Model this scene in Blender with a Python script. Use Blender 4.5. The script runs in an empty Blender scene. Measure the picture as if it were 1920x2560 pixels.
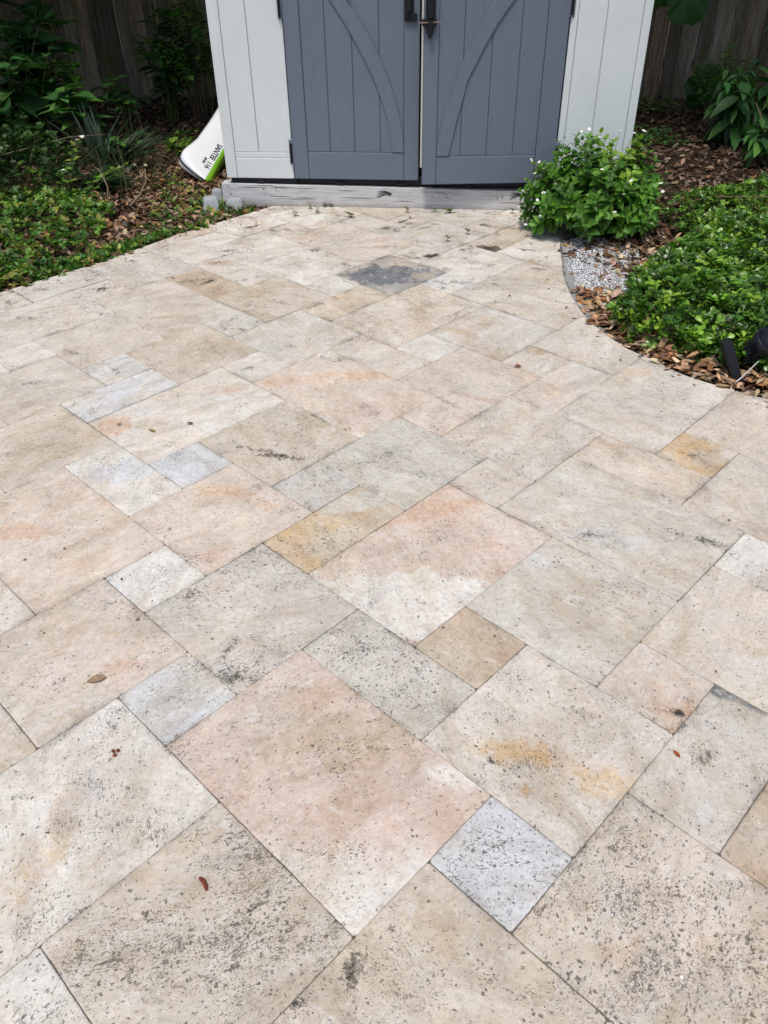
import bpy, bmesh, math, random
import numpy as np
from mathutils import Vector, Matrix, noise
random.seed(7)
rng = np.random.default_rng(11)
scene = bpy.context.scene
COL = scene.collection
R = math.radians

# ------------------------------------------------------------ camera, sky, sun, exposure
cam_d = bpy.data.cameras.new('camera')
cam = bpy.data.objects.new('camera', cam_d)
COL.objects.link(cam)
cam.location = (-0.22674, -0.99400, 1.51515)
cam.matrix_world = (Matrix.Translation(cam.location) @ Matrix.Rotation(R(-0.41661), 4, 'Z')
                    @ Matrix.Rotation(R(52.85552), 4, 'X') @ Matrix.Rotation(R(-0.94817), 4, 'Z'))
cam_d.sensor_fit = 'VERTICAL'
cam_d.sensor_height = 24.0
cam_d.lens = 2004.878 * 24.0 / 2560.0
cam_d.clip_start = 0.05
cam_d.clip_end = 500
scene.camera = cam

SUN_EL, SUN_AZ = 68.0, 200.0          # azimuth of the sun, degrees clockwise from +Y
world = bpy.data.worlds.new('World')
scene.world = world
world.use_nodes = True
wn = world.node_tree
sky = wn.nodes.new('ShaderNodeTexSky')
sky.sky_type = 'NISHITA'
sky.sun_disc = False
sky.sun_elevation = R(SUN_EL)
sky.sun_rotation = R(SUN_AZ)
sky.air_density = 1.0
sky.dust_density = 3.0
sky.ozone_density = 1.0
bg = wn.nodes['Background']
bg.inputs['Strength'].default_value = 0.13
wn.links.new(sky.outputs['Color'], bg.inputs['Color'])
sun_d = bpy.data.lights.new('sun', 'SUN')
sun_d.energy = 2.0
sun_d.angle = R(9)
sun_d.color = (1.0, 0.95, 0.87)
sun = bpy.data.objects.new('sun', sun_d)
COL.objects.link(sun)
az = R(SUN_AZ)
sdir = Vector((math.sin(az) * math.cos(R(SUN_EL)), math.cos(az) * math.cos(R(SUN_EL)), math.sin(R(SUN_EL))))
sun.rotation_euler = sdir.to_track_quat('Z', 'Y').to_euler()
scene.view_settings.view_transform = 'Standard'
scene.view_settings.look = 'None'
scene.view_settings.exposure = 0.20
scene.view_settings.gamma = 1.0
scene.render.engine = 'CYCLES'
scene.cycles.max_bounces = 6
scene.cycles.diffuse_bounces = 3
scene.cycles.transparent_max_bounces = 4
scene.cycles.caustics_reflective = False
scene.cycles.caustics_refractive = False

# ------------------------------------------------------------ object helpers
def tag(o, label=None, cat=None, group=None, kind=None):
    if label: o['label'] = label
    if cat: o['category'] = cat
    if group: o['group'] = group
    if kind: o['kind'] = kind
    return o

def empty(name, loc=(0, 0, 0), rz=0.0, parent=None):
    o = bpy.data.objects.new(name, None)
    o.empty_display_size = 0.1
    COL.objects.link(o)
    o.location = loc
    o.rotation_euler = (0, 0, rz)
    if parent: o.parent = parent
    return o

def link(name, me, m, parent=None, smooth=False):
    o = bpy.data.objects.new(name, me)
    COL.objects.link(o)
    if m and not me.materials: me.materials.append(m)
    if smooth:
        me.polygons.foreach_set('use_smooth', [True] * len(me.polygons))
    if parent: o.parent = parent
    return o

def bm_obj(name, bm, m, parent=None, smooth=False):
    me = bpy.data.meshes.new(name)
    bmesh.ops.recalc_face_normals(bm, faces=bm.faces)
    bm.to_mesh(me)
    bm.free()
    return link(name, me, m, parent, smooth)

def np_mesh(name, V, F, C=None, attr='Col'):
    """V (n,3), F (m,4) int quads, C (n,3) optional vertex colour"""
    me = bpy.data.meshes.new(name)
    V = np.asarray(V, np.float32); F = np.asarray(F, np.int32)
    me.vertices.add(len(V)); me.vertices.foreach_set('co', V.ravel())
    k = F.shape[1]
    me.loops.add(F.size); me.loops.foreach_set('vertex_index', F.ravel())
    me.polygons.add(len(F))
    me.polygons.foreach_set('loop_start', np.arange(0, F.size, k, dtype=np.int32))
    me.polygons.foreach_set('loop_total', np.full(len(F), k, np.int32))
    me.polygons.foreach_set('use_smooth', np.ones(len(F), bool))
    if C is not None:
        a = me.attributes.new(attr, 'FLOAT_COLOR', 'POINT')
        cc = np.ones((len(V), 4), np.float32); cc[:, :3] = C
        a.data.foreach_set('color', cc.ravel())
    me.update(calc_edges=True)
    me.validate()
    return me

def box(bm, x0, x1, y0, y1, z0, z1, bev=0.0, seg=1):
    r = bmesh.ops.create_cube(bm, size=1.0, matrix=Matrix.Translation(((x0+x1)/2, (y0+y1)/2, (z0+z1)/2)) @
                              Matrix.Diagonal((x1-x0, y1-y0, z1-z0, 1)))
    if bev > 0:
        es = list({e for v in r['verts'] for e in v.link_edges})
        bmesh.ops.bevel(bm, geom=es, offset=bev, segments=seg, affect='EDGES', profile=0.6)

def prism(bm, pts, y0, y1):
    """polygon pts (x,z) extruded from y0 to y1"""
    vs = [bm.verts.new((p[0], y0, p[1])) for p in pts]
    f = bm.faces.new(vs)
    r = bmesh.ops.extrude_face_region(bm, geom=[f])
    for v in r['geom']:
        if isinstance(v, bmesh.types.BMVert): v.co.y = y1
    return f

def tube(bm, pts, rad, sides=6, cap=True):
    pts = [Vector(p) for p in pts]
    if not hasattr(rad, '__len__'): rad = [rad] * len(pts)
    rings = []
    for i, p in enumerate(pts):
        t = (pts[min(i+1, len(pts)-1)] - pts[max(i-1, 0)]).normalized()
        a = t.cross(Vector((0, 0, 1)))
        if a.length < 0.05: a = t.cross(Vector((1, 0, 0)))
        a.normalize(); b = t.cross(a)
        rings.append([bm.verts.new(p + (a*math.cos(k*2*math.pi/sides) + b*math.sin(k*2*math.pi/sides))*rad[i]) for k in range(sides)])
    for i in range(len(rings)-1):
        for k in range(sides):
            bm.faces.new((rings[i][k], rings[i][(k+1) % sides], rings[i+1][(k+1) % sides], rings[i+1][k]))
    if cap:
        bm.faces.new(rings[0]); bm.faces.new(rings[-1])

# ------------------------------------------------------------ materials
class NT:
    def __init__(s, name):
        s.m = bpy.data.materials.new(name); s.m.use_nodes = True
        s.t = s.m.node_tree; s.b = s.t.nodes['Principled BSDF']; s.out = s.t.nodes['Material Output']
    def n(s, ty, **kw):
        x = s.t.nodes.new(ty)
        for k, v in kw.items(): setattr(x, k, v)
        return x
    def l(s, a, b): s.t.links.new(a, b)
    def val(s, sock, v):
        if hasattr(v, 'default_value') or hasattr(v, 'is_linked'): s.l(v, sock)
        else: sock.default_value = v
    def noise(s, vec, scale, detail=4, rough=0.6, dist=0.0):
        x = s.n('ShaderNodeTexNoise'); x.inputs['Scale'].default_value = scale
        x.inputs['Detail'].default_value = detail; x.inputs['Roughness'].default_value = rough
        x.inputs['Distortion'].default_value = dist
        if vec is not None: s.l(vec, x.inputs['Vector'])
        return x.outputs['Fac']
    def math(s, op, a, b=0.0, c=None, clamp=False):
        x = s.n('ShaderNodeMath', operation=op, use_clamp=clamp)
        s.val(x.inputs[0], a); s.val(x.inputs[1], b)
        if c is not None: s.val(x.inputs[2], c)
        return x.outputs[0]
    def ramp(s, fac, stops):
        x = s.n('ShaderNodeValToRGB'); e = x.color_ramp.elements
        while len(e) < len(stops): e.new(0.5)
        for i, (p, c) in enumerate(stops):
            e[i].position = p; e[i].color = (*c, 1) if hasattr(c, '__len__') else (c, c, c, 1)
        s.l(fac, x.inputs[0]); return x.outputs[0]
    def maprange(s, v, a, b, c=0.0, d=1.0):
        x = s.n('ShaderNodeMapRange'); s.l(v, x.inputs[0])
        for i, q in enumerate((a, b, c, d)): s.val(x.inputs[i+1], q)
        x.clamp = True
        return x.outputs[0]
    def mix(s, fac, a, b, mode='MIX'):
        x = s.n('ShaderNodeMix', data_type='RGBA', blend_type=mode, clamp_factor=True)
        s.val(x.inputs[0], fac)
        for i, q in ((6, a), (7, b)):
            if hasattr(q, '__len__'): x.inputs[i].default_value = (*q, 1)
            elif isinstance(q, (int, float)): x.inputs[i].default_value = (q, q, q, 1)
            else: s.l(q, x.inputs[i])
        return x.outputs[2]
    def coord(s, which='Object', scale=(1, 1, 1), rot=(0, 0, 0)):
        t = s.n('ShaderNodeTexCoord'); mp = s.n('ShaderNodeMapping')
        mp.inputs['Scale'].default_value = scale; mp.inputs['Rotation'].default_value = rot
        s.l(t.outputs[which], mp.inputs['Vector']); return mp.outputs[0]
    def attr(s, name):
        x = s.n('ShaderNodeAttribute'); x.attribute_name = name; return x
    def bump(s, h, strength=0.5, dist=0.01):
        x = s.n('ShaderNodeBump'); x.inputs['Strength'].default_value = strength
        x.inputs['Distance'].default_value = dist; s.l(h, x.inputs['Height'])
        s.l(x.outputs[0], s.b.inputs['Normal']); return x
    def base(s, c):
        if hasattr(c, '__len__'): s.b.inputs['Base Color'].default_value = (*c, 1)
        else: s.l(c, s.b.inputs['Base Color'])
    def rough(s, v): s.val(s.b.inputs['Roughness'], v)
    def spec(s, v): s.b.inputs['Specular IOR Level'].default_value = v

def lin(c):
    return tuple(((x/255)/12.92 if x <= 10 else (((x/255)+0.055)/1.055)**2.4) for x in c)

def plain(name, c, rough=0.5, spec=0.5, nz=0.0, bump=0.0, scale=60, metal=0.0):
    m = NT(name); v = m.coord()
    n = m.noise(v, scale, 5)
    m.base(m.mix(m.math('MULTIPLY', n, 1.0), tuple(x*(1-nz) for x in c), tuple(min(1, x*(1+nz)) for x in c)))
    m.rough(rough); m.spec(spec); m.b.inputs['Metallic'].default_value = metal
    if bump: m.bump(n, bump, 0.004)
    return m.m

def leaf_mat(name, rough=0.42, spec=0.45, trans=0.28, nz=0.25, tint=(1, 1, 1)):
    m = NT(name); a = m.attr('Col'); v = m.coord()
    n = m.noise(v, 55, 3)
    c = m.mix(1.0, a.outputs['Color'], m.ramp(n, [(0.3, tuple((1-nz)*t for t in tint)), (0.7, tuple((1+nz)*t for t in tint))]), 'MULTIPLY')
    m.base(c); m.rough(rough); m.spec(spec)
    if trans > 0:
        tr = m.n('ShaderNodeBsdfTranslucent'); ms = m.n('ShaderNodeMixShader')
        c2 = m.mix(1.0, c, (1.1, 1.35, 0.6), 'MULTIPLY')
        m.l(c2, tr.inputs['Color']); ms.inputs[0].default_value = trans
        m.l(m.b.outputs[0], ms.inputs[1]); m.l(tr.outputs[0], ms.inputs[2]); m.l(ms.outputs[0], m.out.inputs['Surface'])
    m.bump(n, 0.25, 0.004)
    return m.m

M = {}
# weathered travertine: tint, pit amount and a random number per slab come from the mesh
t = NT('travertine')
tint = t.attr('Tint').outputs['Color']
pv = t.attr('Pits'); sp = t.n('ShaderNodeSeparateColor'); t.l(pv.outputs['Color'], sp.inputs[0])
pit_a, rnd, style = sp.outputs[0], sp.outputs[1], sp.outputs[2]
tc = t.n('ShaderNodeTexCoord')
off = t.n('ShaderNodeCombineXYZ'); t.l(t.math('MULTIPLY', rnd, 37.0), off.inputs[2]); t.l(t.math('MULTIPLY', rnd, 11.0), off.inputs[0])
va = t.n('ShaderNodeVectorMath', operation='ADD'); t.l(tc.outputs['Object'], va.inputs[0]); t.l(off.outputs[0], va.inputs[1])
P0 = va.outputs[0]
# bedding direction differs from slab to slab
rt = t.n('ShaderNodeVectorRotate', rotation_type='Z_AXIS'); t.l(P0, rt.inputs['Vector']); t.l(t.math('MULTIPLY', rnd, 6.28), rt.inputs['Angle'])
mp = t.n('ShaderNodeMapping'); mp.inputs['Scale'].default_value = (1.0, 0.42, 1.0); t.l(rt.outputs[0], mp.inputs['Vector'])
PB = mp.outputs[0]
cloud = t.noise(PB, 9, 8, 0.68, 0.6)
fine = t.noise(P0, 70, 6, 0.75)
grain = t.noise(P0, 420, 3, 0.8)
st = t.attr('Stain')
sn = t.math('ADD', t.math('MULTIPLY', t.math('SUBTRACT', t.noise(P0, 40, 9, 0.78), 0.5), 2.6), t.math('MULTIPLY', t.math('SUBTRACT', t.noise(P0, 12, 4, 0.6), 0.5), 1.2))
sa = t.math('ADD', st.outputs['Alpha'], t.math('MULTIPLY', sn, t.math('MULTIPLY', st.outputs['Alpha'], 3.0, clamp=True)))
tint = t.mix(t.math('MULTIPLY', t.maprange(sa, 0.16, 0.98), 0.92), tint, st.outputs['Color'])
c = t.mix(1.0, tint, t.ramp(cloud, [(0.28, (0.80, 0.785, 0.765)), (0.5, (1, 1, 1)), (0.72, (1.13, 1.15, 1.17))]), 'MULTIPLY')
c = t.mix(1.0, c, t.ramp(fine, [(0.3, (0.80, 0.785, 0.765)), (0.5, (1, 1, 1)), (0.7, (1.10, 1.105, 1.11))]), 'MULTIPLY')
c = t.mix(1.0, c, t.ramp(grain, [(0.3, 0.88), (0.7, 1.10)]), 'MULTIPLY')
# broad cloudy blotches, warm and grey
b1 = t.noise(PB, 5.5, 7, 0.66, 1.4); b2 = t.noise(P0, 8.5, 8, 0.70, 1.0); b3 = t.noise(PB, 22, 7, 0.72, 1.6)
c = t.mix(t.maprange(b1, 0.50, 0.62, 0.0, 0.75), c, t.mix(1.0, c, (0.87, 0.82, 0.74), 'MULTIPLY'))
c = t.mix(t.maprange(b2, 0.54, 0.64, 0.0, 0.70), c, t.mix(1.0, c, (0.86, 0.86, 0.86), 'MULTIPLY'))
c = t.mix(t.maprange(b2, 0.46, 0.38, 0.0, 0.60), c, t.mix(1.0, c, (1.14, 1.14, 1.13), 'MULTIPLY'))
c = t.mix(t.maprange(b3, 0.56, 0.64, 0.0, 0.60), c, t.mix(1.0, c, (0.83, 0.80, 0.75), 'MULTIPLY'))
# mottled pale crust
crust = t.noise(P0, 26, 7, 0.72, 1.2)
c = t.mix(t.maprange(crust, 0.56, 0.64, 0.0, 0.42), c, (0.70, 0.69, 0.67))
# warm mineral blush
blush = t.noise(PB, 13, 5, 0.6, 0.8)
c = t.mix(t.maprange(blush, 0.57, 0.72, 0.0, 0.28), c, (0.50, 0.33, 0.20))
# thin darker creases
cr = t.noise(P0, 17, 6, 0.6, 2.2)
crease = t.math('ABSOLUTE', t.math('SUBTRACT', cr, 0.5))
creasem = t.math('MULTIPLY', t.maprange(crease, 0.0, 0.010, 1.0, 0.0), t.maprange(t.noise(P0, 7, 3), 0.52, 0.62))
c = t.mix(t.math('MULTIPLY', creasem, 0.6), c, (0.25, 0.22, 0.185))
# pits in three sizes
def pits(scale, dist, thr0, thr1, aniso, keep):
    nz = t.n('ShaderNodeTexNoise'); nz.inputs['Scale'].default_value = scale*1.3; nz.inputs['Detail'].default_value = 3
    t.l(P0, nz.inputs['Vector'])
    dv = t.n('ShaderNodeVectorMath', operation='SCALE'); dv.inputs['Scale'].default_value = dist
    t.l(nz.outputs['Color'], dv.inputs[0])
    ad = t.n('ShaderNodeVectorMath', operation='ADD'); t.l(PB if aniso else P0, ad.inputs[0]); t.l(dv.outputs[0], ad.inputs[1])
    vo = t.n('ShaderNodeTexVoronoi', feature='F1'); vo.inputs['Scale'].default_value = scale; vo.inputs['Randomness'].default_value = 1.0
    t.l(ad.outputs[0], vo.inputs['Vector'])
    sc = t.n('ShaderNodeSeparateColor'); t.l(vo.outputs['Color'], sc.inputs[0])
    thr = t.math('MULTIPLY_ADD', pit_a, thr1, thr0)
    # radius varies from cell to cell; only some cells carry a pit
    rad = t.math('MULTIPLY', thr, sc.outputs[0])
    k = t.maprange(sc.outputs[1], t.math('SUBTRACT', 1.0 - keep, t.math('MULTIPLY', pit_a, 0.55)), t.math('SUBTRACT', 1.02 - keep, t.math('MULTIPLY', pit_a, 0.55)))
    mask = t.maprange(t.math('SUBTRACT', vo.outputs['Distance'], rad), -0.05, 0.03, 1.0, 0.0)
    return t.math('MULTIPLY', mask, k), sc.outputs[2]
patch = t.math('ADD', t.math('MULTIPLY', t.noise(P0, 5, 5, 0.62), 0.6), t.math('MULTIPLY', t.noise(P0, 19, 4, 0.6), 0.4))
pl = t.math('ADD', t.math('MULTIPLY', pit_a, 0.15), t.math('MULTIPLY', t.math('SUBTRACT', patch, 0.5), 0.62))
def holes(vec, scale, det, rg, thr, w):
    return t.maprange(t.math('ADD', t.noise(vec, scale, det, rg, 0.4), pl), thr, thr + w)
h0_ = holes(PB, 62, 6, 0.68, 0.735, 0.03)
h1 = holes(P0, 300, 3, 0.55, 0.685, 0.045)
h2 = holes(PB, 150, 4, 0.60, 0.715, 0.035)
h3 = holes(P0, 80, 5, 0.66, 0.760, 0.025)
p1, q1 = pits(250, 0.007, 0.34, 0.25, True, 0.10)
p2, q2 = pits(120, 0.014, 0.32, 0.24, False, 0.035)
allp = t.math('MAXIMUM', t.math('MAXIMUM', t.math('MAXIMUM', t.math('MULTIPLY', h1, 0.5), t.math('MULTIPLY', h0_, 0.85)), t.math('MULTIPLY', h2, 0.7)), h3)
allp = t.math('MAXIMUM', allp, t.math('MAXIMUM', t.math('MULTIPLY', p1, 0.7), p2), clamp=True) if False else t.math('MAXIMUM', allp, t.math('MAXIMUM', t.math('MULTIPLY', p1, 0.7), p2))
pitc = t.mix(t.math('MULTIPLY', t.math('ADD', pit_a, q1), 0.5, clamp=True), (0.20, 0.175, 0.14), (0.06, 0.054, 0.046))
c = t.mix(t.math('MULTIPLY', allp, 0.85), c, pitc)
# solid black growth where the pit amount is at its highest
gr = t.noise(P0, 130, 5, 0.75)
blk = t.maprange(t.math('ADD', gr, t.math('MULTIPLY', pit_a, 0.35)), 0.83, 0.90)
c = t.mix(t.math('MULTIPLY', blk, 0.88), c, (0.035, 0.033, 0.025))
t.base(c)
t.rough(t.maprange(cloud, 0.3, 0.7, 0.62, 0.85)); t.spec(0.3)
h = t.math('SUBTRACT', t.math('ADD', t.math('MULTIPLY', fine, 0.5), t.math('MULTIPLY', t.noise(P0, 30, 5, 0.6), 0.8)), t.math('MULTIPLY', allp, 1.7))
h = t.math('ADD', h, t.math('MULTIPLY', grain, 0.12))
t.bump(h, 0.8, 0.006)
M['travertine'] = t.m

def soil_mat(name, a, b, c3, scale=30):
    m = NT(name); v = m.coord()
    n = m.noise(v, scale, 8, 0.75); n2 = m.noise(v, scale*6, 4, 0.7)
    c = m.mix(n, a, b); c = m.mix(m.maprange(n2, 0.5, 0.62), c, c3)
    m.base(c); m.rough(0.95); m.spec(0.1)
    m.bump(m.math('ADD', n, n2), 0.9, 0.02)
    return m.m
M['soil'] = soil_mat('mulch_soil', (0.035, 0.024, 0.017), (0.085, 0.055, 0.036), (0.13, 0.085, 0.055))
M['joint'] = soil_mat('joint_sand', (0.24, 0.22, 0.19), (0.42, 0.385, 0.34), (0.11, 0.10, 0.085), 35)
M['leaf_dry'] = leaf_mat('dry_leaf', 0.7, 0.25, 0.08, 0.3)
M['leaf_green'] = leaf_mat('green_leaf', 0.42, 0.35, 0.30, 0.15)
M['leaf_gloss'] = leaf_mat('glossy_leaf', 0.30, 0.5, 0.25, 0.12)
M['leaf_dark'] = leaf_mat('dark_leaf', 0.45, 0.35, 0.2, 0.25)
M['grass'] = leaf_mat('grass_blade', 0.5, 0.3, 0.3, 0.15)
M['petal'] = plain('petal', (0.82, 0.82, 0.84), 0.6, 0.3)
M['petal_eye'] = plain('flower_eye', (0.65, 0.5, 0.05), 0.6, 0.3)
M['stem'] = plain('green_stem', (0.09, 0.12, 0.035), 0.6, 0.3, 0.3)
M['twig'] = plain('dry_twig', (0.22, 0.17, 0.11), 0.8, 0.2, 0.4)
M['bark'] = plain('bark', (0.11, 0.085, 0.06), 0.9, 0.2, 0.5, 0.8, 40)
M['twig_pale'] = plain('bleached_stick', (0.5, 0.48, 0.46), 0.7, 0.2, 0.2)
M['gravel'] = leaf_mat('gravel_stone', 0.7, 0.4, 0.0, 0.1)

def panel_mat(name, c, grain=0.35):
    m = NT(name)
    v = m.coord('Object', (30, 30, 1.6)); v0 = m.coord()
    w = m.noise(v, 3.2, 6, 0.7, 1.8)
    rings = m.math('SINE', m.math('MULTIPLY', m.noise(m.coord('Object', (6, 6, 0.9)), 1.6, 3, 0.5, 0.6), 120.0))
    st = m.noise(v0, 900, 2, 0.6)
    d = m.noise(v0, 2.2, 5, 0.6)
    cc = m.mix(m.maprange(d, 0.35, 0.7), tuple(x*0.955 for x in c), tuple(min(1, x*1.03) for x in c))
    dirt = m.maprange(m.noise(m.coord('Object', (12, 12, 2)), 2.5, 6, 0.7), 0.62, 0.8, 0.0, 0.10)
    cc = m.mix(dirt, cc, (0.32, 0.31, 0.28))
    m.base(cc)
    m.rough(m.maprange(st, 0.3, 0.7, 0.42, 0.6)); m.spec(0.35)
    h = m.math('ADD', m.math('MULTIPLY', rings, 0.5*grain), m.math('ADD', m.math('MULTIPLY', w, 1.0*grain), m.math('MULTIPLY', st, 0.25)))
    m.bump(h, 0.5, 0.003)
    return m.m
M['white_panel'] = panel_mat('resin_pale_grey', (0.645, 0.69, 0.70))
M['door_panel'] = panel_mat('resin_slate_blue', (0.134, 0.163, 0.213), 0.42)
M['black_plastic'] = plain('black_plastic', (0.010, 0.012, 0.016), 0.5, 0.25, 0.2, 0.2, 300)
M['black_gloss'] = plain('black_gloss_plastic', (0.008, 0.010, 0.015), 0.35, 0.35, 0.1)
M['brass'] = plain('tarnished_pin', (0.22, 0.17, 0.12), 0.5, 0.5, 0.3, 0, 200, 0.7)
M['strip'] = plain('aluminium_strip', (0.55, 0.56, 0.52), 0.5, 0.5, 0.3, 0.2, 40, 0.2)
M['roof'] = plain('roof_resin', (0.10, 0.105, 0.115), 0.7, 0.3, 0.2, 0.3, 80)
M['concrete'] = plain('pale_concrete', (0.36, 0.385, 0.40), 0.85, 0.2, 0.22, 0.6, 120)
M['edging'] = plain('grey_mortar', (0.27, 0.28, 0.275), 0.85, 0.2, 0.35, 0.7, 35)
M['kayak_white'] = plain('kayak_white', (0.83, 0.85, 0.88), 0.18, 0.5, 0.02)
M['kayak_green'] = plain('kayak_lime', (0.22, 0.52, 0.02), 0.22, 0.5, 0.05)
M['kayak_black'] = plain('kayak_black_marks', (0.012, 0.013, 0.02), 0.4, 0.5, 0.1)

def timber_mat():
    m = NT('weathered_timber'); v = m.coord('Object', (1.0, 14, 14)); v0 = m.coord()
    n = m.noise(v, 5, 8, 0.7, 0.5); n2 = m.noise(v, 22, 5, 0.7)
    c = m.ramp(n, [(0.3, (0.38, 0.375, 0.375)), (0.5, (0.54, 0.54, 0.55)), (0.7, (0.66, 0.665, 0.68))])
    ck = m.maprange(n2, 0.63, 0.70, 0.0, 0.35); c = m.mix(ck, c, (0.10, 0.085, 0.07))
    # damp brown foot of the board
    t = m.n('ShaderNodeTexCoord'); s = m.n('ShaderNodeSeparateXYZ'); m.l(t.outputs['Object'], s.inputs[0])
    damp = m.math('MULTIPLY', m.maprange(m.math('ADD', s.outputs[2], m.math('MULTIPLY', m.noise(v0, 18, 4), 0.05)), 0.005, 0.055, 1.0, 0.0), 0.6)
    c = m.mix(damp, c, (0.17, 0.12, 0.08))
    m.base(c); m.rough(0.9); m.spec(0.15); m.bump(m.math('ADD', n, n2), 0.6, 0.006)
    return m.m
M['timber'] = timber_mat()
M['knot'] = plain('dark_knot', (0.03, 0.022, 0.018), 0.9, 0.1, 0.3)

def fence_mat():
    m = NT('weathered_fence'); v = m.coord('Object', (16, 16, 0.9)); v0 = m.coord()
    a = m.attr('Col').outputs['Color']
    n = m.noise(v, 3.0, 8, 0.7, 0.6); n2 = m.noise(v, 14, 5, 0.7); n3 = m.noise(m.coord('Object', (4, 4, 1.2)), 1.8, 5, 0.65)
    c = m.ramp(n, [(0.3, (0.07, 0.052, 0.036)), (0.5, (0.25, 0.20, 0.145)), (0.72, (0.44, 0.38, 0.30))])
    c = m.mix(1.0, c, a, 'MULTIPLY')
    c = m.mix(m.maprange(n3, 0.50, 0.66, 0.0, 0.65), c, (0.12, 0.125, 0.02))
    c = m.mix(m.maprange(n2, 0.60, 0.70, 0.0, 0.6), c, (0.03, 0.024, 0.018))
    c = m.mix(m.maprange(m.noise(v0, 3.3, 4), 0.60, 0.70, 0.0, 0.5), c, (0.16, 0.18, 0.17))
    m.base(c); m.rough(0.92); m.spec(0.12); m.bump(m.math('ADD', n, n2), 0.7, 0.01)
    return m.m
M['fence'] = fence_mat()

# ------------------------------------------------------------ setting: ground, joint bed, patio slabs
def catmull(pts, k=8):
    out = []
    P = [Vector((*p, 0)) for p in pts]
    P = [P[0]*2-P[1]] + P + [P[-1]*2-P[-2]]
    for i in range(1, len(P)-2):
        for j in range(k):
            u = j/k
            a, b, c_, d_ = P[i-1], P[i], P[i+1], P[i+2]
            q = 0.5*((2*b)+(c_-a)*u+(2*a-5*b+4*c_-d_)*u*u+(3*b-a-3*c_+d_)*u**3)
            out.append((q.x, q.y))
    out.append(tuple(P[-2][:2]))
    return out
CURVE = catmull([(1.06, 4.02), (0.93, 3.80), (0.826, 3.52), (0.767, 3.186), (0.729, 2.904), (0.722, 2.60), (0.752, 2.368), (0.829, 2.135),
                 (0.905, 2.03), (1.0, 1.875), (1.159, 1.735), (1.30, 1.640), (1.7, 1.47), (2.4, 1.28), (3.4, 1.15)], 6)
SO = Vector((-0.15763, 4.16644, 0)); SA = R(-7)
def sw(x, y=0, z=0):       # shed frame -> world
    return Vector((SO.x + x*math.cos(SA) - y*math.sin(SA), SO.y + x*math.sin(SA) + y*math.cos(SA), z))
p_l = sw(-0.67, -0.004); p_r = sw(1.23, -0.004)
OUT = [(-4.3, -2.6), (-4.3, 0.70), (-2.09, 2.885), (-1.706, 3.272), (-1.354, 3.735), (-1.10, 3.99), (-0.86, 4.245), (p_l.x, p_l.y), (p_r.x, p_r.y)] + CURVE + [(3.4, -2.6)]
def inside(p, poly):
    x, y = p; r = False; j = len(poly)-1
    for i in range(len(poly)):
        xi, yi = poly[i]; xj, yj = poly[j]
        if (yi > y) != (yj > y) and x < (xj-xi)*(y-yi)/(yj-yi)+xi: r = not r
        j = i
    return r
def clip(subj, conv):
    """Sutherland-Hodgman: any subject against a convex counter-clockwise window"""
    out = subj
    for i in range(len(conv)):
        a = conv[i]; b = conv[(i+1) % len(conv)]
        inp = out; out = []
        if not inp: break
        def sd(p): return (b[0]-a[0])*(p[1]-a[1])-(b[1]-a[1])*(p[0]-a[0])
        for k in range(len(inp)):
            p = inp[k-1]; q = inp[k]; dp, dq = sd(p), sd(q)
            if (dp >= 0) != (dq >= 0):
                u = dp/(dp-dq); out.append((p[0]+(q[0]-p[0])*u, p[1]+(q[1]-p[1])*u))
            if dq >= 0: out.append(q)
    return out
def fbm(x, y, z, o=4):
    return noise.fractal(Vector((x, y, z)), 0.9, 2.1, o)   # about -1..1

def ground_h(x, y):
    d = max(0.0, abs(x)-0.0)
    return -0.030 + 0.012*noise.noise(Vector((x*1.3, y*1.3, 3))) + 0.006*noise.noise(Vector((x*5, y*5, 1)))
# one ground sheet: fine near the patio, coarse out to the horizon
xs = np.concatenate([[-60, -30, -15, -8], np.linspace(-5, 5, 81), [8, 15, 30, 60]])
ys = np.concatenate([[-60, -30, -12, -5], np.linspace(-2.7, 9, 95), [15, 30, 60, 90]])
V = []; 
for y in ys:
    for x in xs:
        h = ground_h(x, y)
        # stays well under the slabs
        if inside((x, y), OUT): h = -0.06
        V.append((x, y, h))
nx = len(xs)
F = [(j*nx+i, j*nx+i+1, (j+1)*nx+i+1, (j+1)*nx+i) for j in range(len(ys)-1) for i in range(nx-1)]
g = link('ground', np_mesh('ground', V, F), M['soil'])
tag(g, 'dark brown mulch soil around the patio', 'ground', kind='structure')

cx_, cy_ = 0.0, 1.0
bm = bmesh.new()
def inset_pt(p, d=0.012):
    v = Vector((cx_-p[0], cy_-p[1])); v.normalize(); return (p[0]+v.x*d, p[1]+v.y*d)
vs = [bm.verts.new((*inset_pt(p), -0.0040)) for p in OUT]
f = bm.faces.new(vs)
bmesh.ops.triangulate(bm, faces=[f])
for v in list(bm.verts): pass
r = bmesh.ops.extrude_face_region(bm, geom=list(bm.faces))
for v in r['geom']:
    if isinstance(v, bmesh.types.BMVert): v.co.z = -0.05
o = bm_obj('joint_bed', bm, M['joint'])
tag(o, 'grey brown sand bed showing in the joints of the travertine paving', 'sand bed', kind='structure')

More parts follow.
